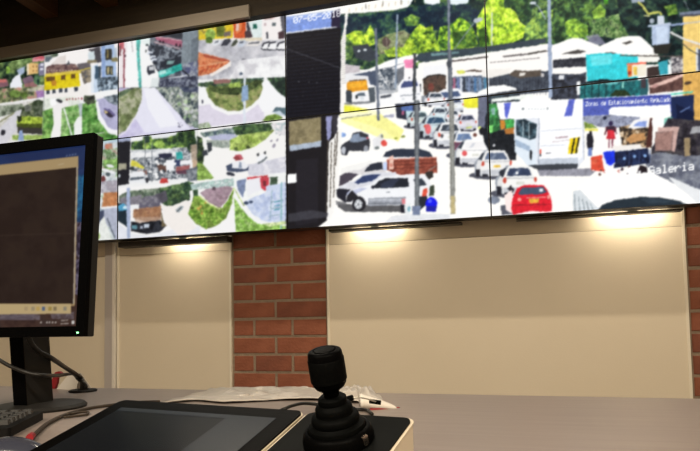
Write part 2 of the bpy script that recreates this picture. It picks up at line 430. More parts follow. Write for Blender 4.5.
    P('#fbf6f4', [(198, 20), (288, 5), (288, 40), (198, 40)])
    P('#f2cc1c', [(198.5, 27), (228, 23), (233, 20), (233, 38), (198.5, 40)])
    N(['#e8c81e', '#f4e044', '#8a7430'], [(198.5, 27), (226, 24), (226, 33), (198.5, 36)], 3, 35)
    E('#b8a840', 201, 29, 1.8, 1.8); P('#6b7a2c', [(216, 26), (225, 23), (224, 36), (217, 37)])
    P('#e4521e', [(233, 22), (246, 19.5), (246, 38), (234, 38)]); P('#ff8c4a', [(238, 24), (243, 22), (241, 31), (236, 34)], .8)
    P('#f6d0c0', [(236, 24), (239, 23), (239, 30), (236, 31)])
    P('#3c3840', [(246.5, 22), (251, 21), (251, 30), (247, 31)]); P('#48323a', [(245, 31), (253, 30.5), (253, 37), (245, 38)])
    P('#7a6a62', [(224, 32), (231, 31), (231, 36), (224, 37)])
    P('#e2f0ee', [(248, 20), (257, 17.5), (266, 20), (266, 38), (253, 38)]); P('#f0c8b8', [(247, 20), (254, 17), (262, 16), (257, 19), (250, 22)])
    B('#1d6a58', 253, 24, 257, 28.5)
    P('#fdf6f4', [(262, 19), (281, 15), (281, 37), (262, 38)]); P('#c4a09a', [(262, 17), (270, 14.5), (280, 15), (272, 19), (265, 20)])
    B('#5c6a70', 272.5, 22.5, 276, 26); B('#c8b0b4', 264, 23, 266.5, 26)
    B('#4c4e58', 266.5, 32, 268.5, 38.5)
    P('#5c5a62', [(280, 15), (286, 12), (286, 38), (279, 38), (282, 30)]); P('#4a3038', [(278, 32), (284, 31), (284, 39), (279, 39)])
    E('#8ab040', 210.5, 34.5, 5.2, 5.6); E('#587c28', 209, 40, 3.5, 3.5); E('#a8cc58', 212, 32, 3, 2.5)
    P('#e8d9ba', [(240, 38), (262, 37.5), (262, 41), (240, 41)])
    for x0, y0, x1, y1, b in ((212, 39, 221, 45, '#e4e8ee'), (221, 38.5, 231, 45.5, '#343644'), (231, 39, 238, 46, '#48503c'), (237, 39.5, 246, 46.5, '#c4cede'),
                              (246, 40, 262, 46, '#ece6e2')):
        P(b, [(x0, y1), (x0 + 3, y0 + 1), (x1 - 1, y0), (x1, y0 + 3), (x1 - 4, y1)])
        P('#3d4250', [(x0 + 3, y0 + 2.4), (x1 - 2, y0 + 1.2), (x1 - 3, y0 + 3.6), (x0 + 2, y0 + 4)], .75)
    for x in (261, 267, 276):
        P('#fafafc', [(x, 47.5), (x + 2, 43), (x + 9, 42), (x + 10, 49), (x + 2, 49)]); L('#2c2e3a', 1.5, [(x + 1, 47), (x + 3, 43), (x + 9, 42)])
        L('#30323c', 1, [(x, 48), (x + 2, 49.7), (x + 10, 49.7)])
    E('#5a5a66', 244, 59.5, 2.5, 1)
    N(['#d8d6dc', '#f2f2f4', '#ffffff'], [(240, 60), (288, 55), (288, 82), (228, 82)], 8, 36)
    N(['#e0703a', '#f0905c', '#d85a2c'], [(198.5, 52), (230, 60), (226, 66), (209, 74), (198.5, 76)], 3, 37, sx=2)
    P('#b84830', [(203, 54), (229, 60), (230, 62.5), (204, 57)])
    for q in range(5):
        L('#b8482c', .9, [(200 + q * 5, 75 - q * 2), (204 + q * 5, 69 - q * 2.2)])
    L('#f6b080', 1, [(198.5, 66), (228, 61.5)])
    P('#f7efe8', [(228, 63), (231, 61), (231, 66), (212, 76), (209, 75)])
    E('#5c6c84', 241, 74, 2, 1.6)
    # roundabout road
    c.setclip([(118.2, 88), (198.5, 86.5), (198.5, 131), (118.1, 140)])
    P('#c2b8e6', [(118, 80), (199, 80), (199, 140), (118, 140)])
    N(['#c4bce6', '#d2ccee', '#dcd8f4'], [(118, 110), (199, 105), (199, 140), (118, 140)], 12, 39)
    P('#eae9fb', [(141, 86), (154, 85), (190, 129), (145, 133), (135, 118)])
    P('#f6f6ff', [(143, 86), (153, 86), (180, 125), (160, 128), (148, 108)])
    N(['#70804c', '#8a9464', '#a4aa84', '#b4b494'], [(118, 92), (133, 87), (142, 86), (142, 101), (137, 114), (126, 130), (118, 135)], 5, 40)
    P('#5e7454', [(118, 93), (133, 87), (134, 88.5), (119, 98)]); L('#4e4a48', 1, [(128, 89), (135, 87.5)])
    L('#ece8f8', 1.2, [(142, 100), (137, 114), (126, 131), (120, 136)])
    N(['#38444e', '#5c6a70', '#87938c', '#a9b49c', '#c8cad0'], [(154, 86), (199, 80), (199, 124), (190, 127)], 4.5, 41)
    N(['#2c3652', '#48506c', '#707a8c'], [(176, 84), (199, 80), (199, 92), (184, 92)], 3, 42)
    D(['#9fc48a', '#b8d4a0'], [(176, 95), (199, 92), (199, 118), (184, 118)], 14, 2, 43, .8)
    P('#7e9484', [(192, 122), (199, 120), (199, 128), (194, 128)])
    D(['#6a6880'], [(176, 123), (184, 122), (184, 127), (176, 127)], 6, .7, 44)
    # grass island with round hedge
    c.setclip([(198.5, 80), (287, 77), (287, 121), (198.5, 130)])
    P('#fbfbfb', [(198, 76), (288, 76), (288, 130), (198, 130)])
    N(['#2a4034', '#466044', '#6d8a50'], [(198.5, 83), (232, 79), (256, 78), (264, 80), (262, 83), (210, 88), (198.5, 86)], 3.5, 45)
    N(['#2c4430', '#54804c'], [(236, 75), (246, 71), (246, 80), (238, 80)], 2.5, 46)
    P('#9c6a64', [(213, 80), (222, 77), (231, 80), (230, 83), (214, 84)])
    N(['#60743a', '#84964a', '#9da85c', '#a8a468'], [(206, 88), (262, 81), (263, 88), (259, 98), (251, 106), (240, 110.5), (228, 111), (215, 105), (208, 96)], 5, 47)
    N(['#2c3a20', '#44562c', '#5e7038'], [(208, 84), (220, 88), (236, 87), (256, 80), (262, 80), (260, 84), (252, 90), (236, 95), (220, 94), (209, 90)], 3, 48)
    P('#a4c450', [(228, 84), (240, 82), (241, 87), (230, 88)])
    P('#dcd2ea', [(198, 106), (212, 104), (228, 112), (245, 111), (262, 102), (265, 120), (198, 128)], .75)
    P('#fdfdfd', [(206, 90), (208, 97), (215, 106), (228, 112), (244, 111), (256, 103), (262, 92), (262, 96), (257, 105), (245, 113.5), (228, 115), (212, 108), (204, 96)])
    P('#fdfdff', [(262, 83), (268, 80), (288, 100), (288, 108), (262, 112), (258, 104), (263, 90)])
    E('#48485a', 202.5, 101.5, .9, 2)
    L('#dfe8f4', 2.4, [(244.5, 74), (244.5, 124)]); P('#8cacd4', [(242, 86), (248, 85), (248.5, 100), (241.5, 102)])
    L('#b8ccd8', 1.5, [(246, 76), (249, 69), (258, 67), (263, 70)])
    N(['#1f3a34', '#34544a', '#4e7a58'], [(249, 72), (263, 70), (264, 79), (250, 80)], 3, 49)
    N(['#1d2c28', '#2c4434', '#3c5a3c', '#5c8a48'], [(265, 72), (274, 68), (287, 74), (287, 98), (278, 92), (268, 80)], 4, 50)
    P('#7a9e3c', [(262, 121), (268, 115), (278, 114), (283, 118), (274, 122)])
    P('#54707c', [(272, 112), (276, 107), (287, 108), (287, 116), (276, 114)]); P('#c8d8e6', [(272, 112), (280, 111), (286, 116), (278, 115)])
    N(['#8aa472', '#c2ccb8'], [(198.5, 124), (208, 122), (212, 128), (198.5, 130)], 2, 51)

    # ============ bottom middle display, four feeds
    c.setclip([(118.1, 138.4), (197, 129.3), (197, 180.5), (117.8, 188.5)])
    P('#f6f6f6', [(118, 130), (198, 130), (198, 190), (118, 190)])
    N(['#2c4430', '#4c7038', '#78a03e', '#98c04a'], [(131, 140), (150, 136), (188, 132), (190, 148), (131, 150)], 5, 55)
    P('#2c4038', [(144, 137), (149, 134), (150, 142), (145, 144)])
    E('#a0c850', 159, 144, 5, 4); E('#a8cc58', 146, 146, 3.5, 2.6)
    P('#f8f8fa', [(131, 138), (143, 137), (143, 140), (131, 142)]); P('#eef0f4', [(150, 134), (178, 131), (176, 135), (165, 138), (152, 139)])
    N(['#5a626c', '#9aa2ac', '#d4d8de', '#f4f4f6', '#7e868c'], [(131, 151), (190, 147), (190, 178), (131, 182)], 2.6, 56, gain=2.6)
    N(['#fafafa', '#e8eaee', '#c0c6cc'], [(131, 150), (178, 148), (178, 156), (131, 158)], 3, 57, sx=2.4)
    P('#2cb4b0', [(176, 152.5), (182, 151.5), (183, 159), (176, 159.5)]); P('#2c3048', [(158, 154), (172, 153), (172, 159), (160, 158)])
    P('#e6dc3e', [(131, 160), (136, 161), (144, 167), (144, 169), (131, 166)]); E('#3c4244', 132, 168.5, 2.5, 2)
    P('#6a4a40', [(157, 164), (166, 166), (166, 172), (159, 171)]); P('#8c5c50', [(137, 171), (147, 170), (147, 176), (140, 175)])
    P('#f0f2f6', [(129, 176), (134, 171.5), (143, 171), (148, 177), (148, 183), (130, 183)]); P('#5c6672', [(130, 178), (144, 176.5), (144, 179), (130, 180.5)]); E('#34363e', 147, 180, 1.6, 3)
    P('#dc3c38', [(159.5, 181), (162, 178.5), (167, 178.3), (168.5, 183), (160, 183.5)])
    P('#b06060', [(176, 167), (190, 165), (189, 174), (176, 173)]); P('#6a4054', [(176, 171), (186, 170), (186, 174), (177, 174)])
    P('#f8f8fa', [(180, 161), (190, 160), (190, 164), (180, 165)]); P('#384470', [(174, 160), (180, 160), (180, 166), (175, 166)])
    D(['#3c4450', '#565e6c', '#ffffff', '#fafafa'], [(145, 160), (175, 157), (175, 177), (148, 177)], 40, 1.7, 58)
    B('#f8f8fc', 166, 160, 174, 170)
    L('#68707a', .7, [(145, 138), (145, 180)]); L('#68707a', .8, [(152, 142), (152, 182)])
    P('#24242a', [(118, 141), (130.5, 140), (129, 184), (118, 186)]); P('#9aa4c4', [(118, 137), (130.5, 136), (130.5, 141), (118, 142)])
    P('#a8a48a', [(118.5, 164), (126.5, 163), (126.5, 169.5), (118.5, 170)])
    E('#d0dce4', 119.5, 176, 1.2, 1.6)
    N(['#1c3024', '#34502c', '#5a7c38'], [(178, 132), (194, 129), (198, 150), (190, 153), (186, 146), (179, 146)], 4, 59)
    P('#c8a888', [(191, 145), (199, 144), (199, 166), (193, 170)]); N(['#cabaa8', '#8a7c6c'], [(190, 145), (199, 144), (198, 160), (191, 160)], 3, 60, a=.7)
    N(['#4c5664', '#9aa0a8'], [(186, 170), (198, 166), (198, 182), (188, 182)], 3, 61)
    c.setclip([(197, 129.3), (287, 119), (287.4, 174), (197, 181)])
    P('#fdfbf8', [(196, 118), (288, 118), (288, 184), (196, 184)])
    N(['#44586a', '#6c8478', '#a0b0ac'], [(200, 133), (212, 131), (236, 127), (236, 134), (204, 137)], 2.5, 62)
    P('#b8bcdc', [(208, 137), (220, 134), (234, 134), (238, 137), (230, 141), (214, 141)])
    N(['#8c9a8e', '#aab4aa', '#c2c8ba'], [(206, 140), (234, 140), (236, 148), (222, 148), (208, 146)], 3, 63)
    N(['#24382c', '#3c5a38', '#54763e'], [(232, 127), (244, 124), (272, 123), (276, 127), (264, 134), (236, 135)], 3, 64)
    N(['#88a83c', '#a8c452', '#bcd468', '#90a84c'], [(230, 140), (240, 135), (268, 131), (276, 129), (266, 139), (254, 147), (240, 151), (230, 150)], 4, 65)
    E('#4a5a2c', 248, 147, 2, 1.5); E('#5a7038', 236, 148.5, 2, 1.5)
    N(['#1e2c22', '#3a4c30', '#5e7c3c'], [(195, 135), (202, 138), (204, 150), (203, 165), (206, 175), (196, 182)], 3, 66)
    P('#3a4048', [(207, 143), (212, 142.5), (212, 150), (208, 153)]); P('#3a3e48', [(202, 151), (207, 150), (208, 155), (203, 156)])
    P('#90b84c', [(197, 163), (203, 164), (214, 178), (206, 182), (197, 182)])
    N(['#d4d4e4', '#c2c2d6', '#e8e6f0'], [(246, 165), (288, 156), (288, 176), (250, 180)], 5, 67, a=.75)
    P('#d65a68', [(233, 158), (236, 154.5), (241, 154.5), (243.5, 159), (238, 161)]); P('#a03c40', [(233, 158), (238, 156), (241, 160), (236, 161)])
    P('#f2f3f8', [(227, 168), (232, 162), (244, 161.5), (248, 166), (248, 170), (228, 171)])
    P('#44506c', [(226, 166), (232, 163), (232, 168), (246, 169), (248.5, 166), (248, 170.5), (238, 172.5), (227, 171)])
    P('#8d9cb4', [(239, 162), (241, 162), (242, 168), (239, 168)])
    E('#343846', 230.5, 174, 4.5, 1.8, 15)
    P('#fbfcff', [(256, 160), (262, 153), (267, 156), (267, 160), (260, 164)]); P('#4a4c50', [(256, 154), (259, 153), (259, 156), (257, 156.5)]); P('#4a4c50', [(263.5, 152), (266, 151), (266, 154.5), (264, 154)])
    L('#7a8288', 2, [(257.5, 163.5), (262, 161.5), (267, 157)])
    for x, y, r_ in ((274, 146, 1.8), (277.5, 140, 1.4), (280, 134, 1.3), (271.5, 141, 1.2), (282, 130, 1)):
        E('#9a94a4', x, y, r_ * .8, r_ * 1.3, 25)
    N(['#a8c8c8', '#e0d8dc', '#ffffff'], [(270, 124), (287, 122), (287, 136), (276, 134)], 2, 68)
    # brick house with parked vehicles, plaza hedge
    c.setclip([(117.8, 188.5), (197, 180.5), (236, 177), (236, 233), (117.6, 240)])
    P('#fdfbfa', [(117, 180), (240, 172), (240, 242), (117, 242)])
    N(['#4c5e50', '#6a7c64', '#94a08c'], [(119, 196), (128, 191), (160, 188), (162, 196), (119, 202)], 3, 70)
    N(['#2e4434', '#4a6a40', '#6e8e50'], [(160, 188), (178, 184), (190, 186), (190, 200), (176, 206), (168, 208), (158, 200)], 4, 71)
    N(['#20382c', '#38583c', '#587848'], [(180, 184), (188, 181), (194, 183), (194, 190), (184, 192)], 2.5, 72)
    N(['#605c70', '#74707e', '#8a8690'], [(138, 200), (146, 196), (160, 195), (160, 206), (162, 210), (138, 210)], 3, 73)
    N(['#8d8894', '#74707c'], [(120, 198), (142, 195), (140, 204), (120, 206)], 3, 74)
    P('#56525e', [(155, 195), (166, 190), (168, 200), (162, 204)])
    P('#20303c', [(117, 202), (128, 206), (128, 228), (117, 220)])
    N(['#a8704c', '#b8845c', '#96644a'], [(134, 209), (161, 206), (161, 219), (150, 223), (133, 218)], 4, 75)
    P('#c8a48c', [(134, 217), (161, 217), (161, 222), (136, 223)], .7)
    N(['#16181e', '#2a2c36', '#343842'], [(131, 221), (140, 223), (160, 220), (166, 226), (160, 232), (146, 234), (131, 231)], 3, 76)
    B('#5a90a0', 132, 225, 137, 229); B('#c8d4e4', 144, 224, 149, 227.5); B('#b4bed4', 140, 226, 143, 229)
    P('#7a6a4a', [(161, 212), (164, 222), (167, 226), (162, 227)])
    P('#4aa8d8', [(118, 206), (123, 203.5), (127, 206), (127, 210), (119, 211)]); E('#d4f0fc', 125, 207.5, 2.5, 1.5); P('#f4f6f8', [(131, 206), (139, 204), (139, 209), (132, 209.5)])
    P('#a8b8dc', [(126.5, 188), (130, 187.5), (130.5, 238), (127, 239)])
    P('#e8eaf4', [(117, 222), (127, 230), (127, 240), (117, 240)]); P('#eef0f6', [(131, 233), (150, 236), (170, 230), (200, 226), (200, 240), (131, 240)])
    P('#fbf4ee', [(161, 205), (172, 206), (186, 200), (194, 203), (190, 218), (196, 228), (180, 236), (166, 224)])
    P('#a8b4b8', [(175.5, 210), (181, 205.5), (184.5, 206.5), (179, 213)]); L('#4c545c', 1, [(176.5, 212), (182, 207)])
    P('#3c5c3c', [(193, 190), (198, 188), (198, 206), (194, 208)])
    N(['#c0e4d8', '#9cb4b4', '#e4f0ec'], [(190, 184), (236, 178), (236, 186), (192, 190)], 2, 77)
    N(['#a88898', '#b89ca8', '#9a7c88'], [(200, 193), (206, 189), (228, 186), (233, 188), (226, 202), (220, 208), (208, 202)], 3, 78)
    E('#5c4a54', 214, 188.5, 1.8, 2)
    N(['#5c8c28', '#84b038', '#a4c850', '#68882c'], [(194, 196), (199, 196), (210, 205), (222, 208), (228, 200), (234, 187), (232, 204), (226, 218), (216, 226), (206, 229), (196, 224), (188, 214)], 3.5, 79)
    D(['#e09a3c', '#d8b04c'], [(195, 202), (206, 202), (206, 214), (195, 214)], 8, 1.3, 80)
    L('#e8f4a8', 1.6, [(199, 195.5), (208, 203), (220, 209)])
    # water and tank
    c.setclip([(234, 178), (287, 172), (287.6, 229.5), (234, 233.3)])
    P('#fafcfa', [(233, 170), (289, 170), (289, 236), (233, 236)])
    P('#fefefe', [(233, 190), (246, 200), (250, 233), (233, 233)])
    P('#7c8cb4', [(236, 181), (246, 178.5), (245, 190), (243, 198), (238, 190)]); P('#dc3c44', [(247, 177.5), (268, 175), (268, 177), (247, 179.5)])
    P('#f4f4fa', [(247, 180), (261, 177), (261, 190), (247, 196)])
    P('#e03c4c', [(260, 178), (269, 177), (269, 184), (265, 191), (261, 188)]); P('#486048', [(270, 177), (278, 177), (277, 185), (270, 186)]); P('#802c34', [(263, 181), (266, 181), (266, 186), (263, 186)])
    P('#ccd8f4', [(244, 202), (256, 196), (266, 194), (266, 186), (287, 182), (287, 222), (268, 222), (252, 214)])
    N(['#b4c4ec', '#c8d6f6', '#dce6fa'], [(246, 202), (270, 190), (287, 186), (287, 221), (262, 221)], 4, 81)
    E('#3c4c6c', 246, 203, 2.5, 1.6); E('#3c4c6c', 251, 202, 2, 1.4)
    L('#90b4c0', .8, [(272, 190), (270, 220)]); L('#90b4c0', .8, [(281, 186), (281, 222)])
    for y in (200, 207, 214):
        L('#7ca4b4', .7, [(271, y + 2), (283, y)])
    for y in (202, 206, 210):
        L('#50a0b8', 1.2, [(274, y), (280, y - 1)])
    P('#fdfdfd', [(242, 206), (248, 212), (256, 219), (270, 224), (287, 221), (287, 225), (268, 228), (252, 224)])
    N(['#7cb43c', '#98cc58', '#b4dc78'], [(234, 197), (240, 206), (248, 216), (258, 224), (287, 226), (287, 232), (236, 234)], 3, 82)
    L('#8cc0c8', 1.4, [(281.5, 182), (281, 230)])
    L('#c8e08c', 1.2, [(234, 188), (244, 206)]); P('#d4e8a0', [(262, 224), (287, 221), (287, 224), (270, 226.5)])
    c.setclip(None)
    # feed borders
    for pts in ([(44.3, 48), (43.8, 145)], [(198.5, 20), (197, 182)], [(118, 88), (198.5, 86.5)]):
        L('#5c6468', .5, pts, .6)
    L('#e8e8e8', 1, [(198, 80), (240, 78)], .7)
    paint_big(c)


def paint_big(c):
    P, B, E, L, N, D, T = c.P, c.B, c.E, c.L, c.N, c.D, c.T
    c.setclip([(286, -70), (800, -70), (800, 240), (286, 240)])
    P('#fdfbf7', [(286, -70), (800, -70), (800, 240), (286, 240)])
    # --- wooded hill
    N(['#0f1f22', '#1b3030', '#2c4636', '#4a6640', '#6b8a48'], [(337, 14), (360, 13), (385, 11), (396, 10), (408, 7), (413, 0), (420, -70), (800, -70), (800, 62), (337, 70)], 9, 100)
    N(['#142434', '#1c3040', '#2c4a44', '#46684c'], [(338, 16), (372, 13), (396, 11), (410, 7), (440, 2), (468, 4), (480, 12), (478, 26), (440, 30), (404, 34), (374, 40), (338, 42)], 6, 101)
    P('#f4f8fa', [(423, -20), (440, -20), (440, 3), (432, 5), (424, 3)]); P('#e6f0f4', [(446, -20), (470, -20), (468, 3), (456, 5), (448, 4)])
    P('#f6fafa', [(398, -20), (414, -20), (411, 4), (403, 7)])
    N(['#3c6038', '#587c3c', '#8cb048'], [(404, 18), (412, 14), (420, 18), (418, 26), (406, 26)], 3, 102)
    N(['#486a30', '#84a83a', '#b4d83c', '#d0ec48'], [(344, 36), (356, 30), (366, 32), (370, 25), (375, 33), (376, 44), (366, 47), (352, 48), (345, 42)], 4, 103)
    N(['#3c5a3c', '#5c7c44', '#86a054'], [(338, 36), (346, 36), (356, 46), (352, 60), (338, 60)], 4, 104)
    N(['#6a7a50', '#8a9468', '#a4aa80', '#6c6a54'], [(376, 40), (388, 34), (404, 30), (412, 36), (406, 52), (380, 54)], 4, 105)
    E('#5a4c48', 386, 42, 4, 5); L('#9a8a80', .8, [(386, 38), (388, 50)])
    N(['#a8c83c', '#c0e044', '#7c9c38'], [(384, 51), (394, 47), (412, 48), (412, 57), (388, 57)], 3, 106)
    N(['#3c5c28', '#7ca034', '#acd038', '#cce84c'], [(402, 50), (408, 38), (414, 30), (420, 24), (426, 28), (432, 25), (436, 38), (440, 50), (436, 56), (408, 56)], 4.5, 107)
    N(['#2c4c24', '#5c8c2c', '#a0cc38', '#ccec40'], [(440, 27), (452, 24), (460, 16), (468, 22), (474, 30), (478, 44), (470, 50), (444, 52), (437, 44)], 4.5, 108)
    N(['#345428', '#4c7430', '#7ca038'], [(452, 32), (470, 30), (478, 46), (454, 50)], 4, 109)
    N(['#6c9430', '#a8d034', '#c4ec3c', '#dcf860'], [(476, 20), (484, 6), (494, -10), (504, -10), (504, 8), (514, 8), (520, 22), (526, 26), (523, 38), (514, 42), (510, 46), (484, 48), (477, 34)], 5, 110)
    N(['#284820', '#507a2c'], [(478, 30), (486, 26), (490, 44), (480, 50)], 3, 111)
    N(['#1c3428', '#2c4c30', '#54783c'], [(506, -20), (526, -10), (532, 14), (524, 24), (514, 10), (506, 6)], 4, 112)
    N(['#3c5c3c', '#5c8048', '#88ac50', '#a4c458'], [(524, 28), (536, 14), (550, 8), (552, 40), (526, 46)], 4.5, 113)
    N(['#4c6c34', '#86ac3c', '#b0d848'], [(550, 10), (558, 8), (562, 18), (556, 24), (550, 22)], 3, 114)
    N(['#1c3024', '#2c4830', '#46683c', '#6c9444'], [(556, -20), (600, -20), (604, 30), (588, 40), (552, 44), (552, 22)], 5, 115)
    N(['#5c8438', '#8cb840', '#b4dc50'], [(565, 22), (574, 18), (588, 26), (588, 36), (576, 40), (566, 34)], 4, 116)
    N(['#5c8438', '#80a83c', '#a8cc54'], [(592, 12), (600, 4), (606, 10), (604, 24), (594, 22)], 4, 117)
    N(['#3c5c34', '#64884c', '#90a86c', '#38503c'], [(590, 20), (626, 12), (632, 30), (616, 38), (592, 36)], 4.5, 118)
    P('#4a9028', [(603, -6), (611, -6), (611, 4), (604, 4)]); E('#2c4838', 612, 2, 4, 8)
    N(['#0c181a', '#16282c', '#223a34', '#3a5440'], [(612, -30), (800, -30), (800, 60), (660, 60), (652, 44), (630, 38), (620, 20)], 6, 119)
    N(['#2c4c2c', '#54782c', '#7c9c44'], [(664, 6), (676, 4), (678, 14), (668, 16)], 3, 120)
    P('#c0c8dc', [(626, -20), (646, -20), (644, 2), (632, 3)], .8); P('#9a94b0', [(586, 36), (598, 34), (606, 44), (592, 46)], .7)
    # lamp post with pale head among the trees
    E('#bcc4cc', 478, 20, 5, 2.4, -14); L('#7c8c8c', 1.1, [(474, 23), (452, 52)])
    L('#d6dede', 1.4, [(492, 12), (491.5, 60), (491, 78)])
    # --- market roofs left
    P('#c8c0c4', [(343, 64), (360, 66), (360, 74), (343, 74)]); P('#e8e8ea', [(343, 74), (372, 70), (372, 84), (343, 84)])
    P('#3a4048', [(352, 46), (368, 44), (380, 56), (370, 62), (356, 58)]); E('#dce4e8', 359, 51, 1.6, 1.2); E('#dce4e8', 365, 50, 1.8, 1.3)
    P('#fdfcfa', [(376, 66), (390, 60), (405, 56), (418, 54), (418, 62), (392, 68), (370, 74), (352, 76)])
    P('#4a5468', [(352, 75), (372, 71), (394, 66), (404, 63), (404, 70), (396, 86), (380, 88), (370, 84), (368, 76)])
    N(['#39424e', '#66707c', '#a4a8ac', '#e0e0e2'], [(376, 70), (396, 66), (396, 90), (376, 90)], 2.6, 121)
    L('#f2f2f2', 1, [(379, 71), (390, 90)])
    P('#faf7f7', [(396, 66), (414, 60), (414, 86), (398, 86)]); P('#f08ab4', [(404, 60), (413, 59), (413, 68), (405, 68)]); B('#3c3c44', 408.5, 77, 410, 80)
    # truck with orange bed
    P('#e29a28', [(347, 82), (367, 80), (368, 90), (350, 92), (347, 90)]); P('#f4b83c', [(349, 84), (366, 82), (366, 86), (350, 88)], .7)
    L('#5a4630', 1, [(349, 81), (366, 79.6)])
    P('#3c444c', [(346, 90), (352, 91), (352, 103), (346, 102)]); P('#f4f4f6', [(353, 94), (357, 91), (365, 90.5), (369, 96), (369, 104), (353, 105)])
    P('#54606c', [(356, 96), (358, 93), (364, 92.5), (366, 96)]); E('#34383c', 356.5, 97, 1.4, 2); E('#d6dce0', 362, 98.5, 2, 2)
    P('#545c64', [(368, 88), (375, 87), (375, 102), (370, 103)])
    P('#f6f6f6', [(379, 92), (394, 90), (396, 104), (379, 106)]); P('#50545c', [(380, 96), (391, 94), (391, 97), (380, 98.5)])
    P('#5a6088', [(400, 86), (416, 85), (416, 92), (400, 93)]); P('#20242c', [(415, 84), (421, 84), (421, 92), (415, 92)]); P('#fbfbfb', [(396, 93), (420, 91), (420, 104), (398, 106)])
    # long market roof
    P('#3a4650', [(414, 60), (420, 53), (448, 50), (490, 46), (545, 38), (546, 43), (500, 50), (448, 58), (424, 62)])
    B('#6c8c90', 431, 53.5, 448, 56, -.06); B('#6c8c90', 452, 51.8, 459, 54.2, -.06)
    P('#fcf9f5', [(418, 63), (440, 60), (500, 50.5), (548, 43.5), (549, 76), (418, 80)])
    P('#524a48', [(450, 60.5), (488, 56), (488, 57.6), (452, 62)]); P('#6a6464', [(502, 56), (528, 53), (548, 50.5), (548, 51.5), (526, 55), (504, 57.4)])
    P('#5a4c44', [(464, 71.5), (472, 69.5), (488, 71), (488, 72.4), (470, 71.6)]); L('#8a8484', .8, [(490, 62.6), (540, 58)])
    P('#4c4844', [(528, 53), (540, 51), (546, 50), (546, 51.5), (528, 55)])
    E('#dce06a', 461, 72, 4.5, 2)
    P('#f4f4f6', [(423, 66), (446, 64), (446, 78), (423, 80)])
    N(['#3c3430', '#54463e', '#6a5448', '#4a3c38'], [(423, 80), (428, 76), (440, 74.5), (446, 76), (446, 92), (424, 97)], 3, 122)
    L('#2c2826', 1.3, [(423, 80), (428, 76), (440, 74.5), (446, 76)]); E('#8a4038', 431, 87, 3, 4, a=.6)
    # fence with people
    N(['#3c4454', '#5c6880', '#8ca0b8', '#48505c'], [(451, 77), (488, 75), (488, 93), (451, 94)], 2.4, 123)
    for x, cl in ((453, '#b06078'), (457, '#6c78a8'), (460, '#e8ecf4'), (463, '#2c3038'), (468, '#8090b0'), (474, '#4a78a8'), (479, '#7c98b8'), (484, '#4c88a8')):
        B(cl, x, 78, x + 2.4, 92, 0, .85)
    N(['#2c303a', '#3c424e', '#4a515c'], [(489, 75), (549, 71), (549, 92), (489, 97)], 3, 124)
    for x in range(492, 549, 3):
        L('#5c6470', .5, [(x, 76), (x, 95)], .6)
    P('#5a5048', [(508, 75), (515, 70), (528, 71), (541, 70), (541, 76), (520, 78)]); P('#e2ddd6', [(520, 73), (526, 72.5), (524, 76), (519, 76)]); B('#c8c4c4', 541, 73, 544, 77)
    P('#f2eee8', [(482, 70), (512, 68), (508, 74), (490, 78), (482, 77)])
    # awnings at the seam
    P('#fdfdfb', [(478, 92), (490, 86), (505, 85), (516, 88), (517, 90), (500, 92), (492, 95), (478, 96)])
    P('#3c4048', [(486, 95), (500, 92), (517, 90), (517, 94), (490, 97)])
    P('#fbf9f5', [(436, 95), (448, 92), (470, 92), (478, 93), (478, 97), (436, 100)])
    P('#3c4054', [(445, 100), (460, 99), (460, 106), (446, 107)]); P('#e8e43a', [(461, 99), (478, 97), (478, 108), (468, 108), (461, 106)])
    P('#dfe8e0', [(436, 101), (445, 100), (445, 106), (436, 107)])
    # white roofs right, turquoise stall
    P('#fdfbf8', [(549, 45), (556, 44), (572, 38), (580, 38), (600, 46), (618, 38), (626, 36), (640, 36), (656, 50), (660, 60), (549, 76)])
    P('#4a4644', [(561, 54), (578, 49.5), (587, 52), (576, 54)]); P('#4c4844', [(622, 43), (630, 41), (633, 42.5), (626, 44.5)]); P('#5c5654', [(604, 52.6), (612, 52), (618, 54), (606, 54)])
    N(['#22242e', '#34363e', '#464850'], [(553, 60), (586, 57), (586, 66.5), (553, 68)], 3, 125)
    P('#fdfaf6', [(551, 68), (586, 67), (586, 72), (578, 74), (551, 73)])
    N(['#22242c', '#363a44', '#4a5060'], [(551, 74), (580, 74), (586, 72), (586, 84), (580, 99), (551, 100)], 3, 126)
    B('#e4e6ea', 559, 75, 564, 79.5); P('#f4f6f6', [(576.5, 82), (580, 81), (580, 95), (577, 95)])
    P('#38d0da', [(586, 54.5), (604, 53), (636, 55), (638, 58), (638, 78), (614, 80), (587, 81)]); P('#84e8ee', [(590, 56), (612, 54.5), (612, 64), (592, 66)], .6); P('#28c0d0', [(587, 67), (638, 64), (638, 66), (587, 69)], .6)
    P('#101c20', [(584, 82), (602, 79), (616, 80), (638, 77.5), (638, 80), (586, 84)])
    N(['#1a4a50', '#22666a', '#2e8688'], [(580, 85), (642, 80), (642, 98), (580, 100)], 3, 127)
    for x in (585, 592, 599, 606):
        L('#123438', 1, [(x, 84), (x, 99)])
    N(['#1c2c1c', '#2c3c24'], [(609, 96), (616, 90), (626, 90), (632, 97)], 2, 128); B('#9ae0d0', 622, 82, 624, 88); L('#70c8c8', 1.5, [(606, 84), (618, 83)])
    P('#f0ead8', [(627, 64), (646, 62), (646, 76), (628, 77)]); P('#e0823c', [(627, 66), (632, 65), (632, 76), (628, 77)]); E('#b83c28', 629.5, 73, 1.8, 2); P('#e6c458', [(633, 67), (637, 66.6), (637, 75), (634, 75.5)]); P('#e86a54', [(627, 63.5), (646, 61.5), (646, 63.5), (627, 65.5)])
    P('#f6f4ec', [(638, 56), (658, 53), (658, 62), (640, 62)])
    P('#3c302e', [(647, 68), (659, 66), (660, 75), (647, 78)]); P('#38a4b4', [(658, 62), (668, 60), (668, 74), (660, 75)]); L('#e8f2f2', 1.4, [(669, 60), (671, 66), (669, 73)])
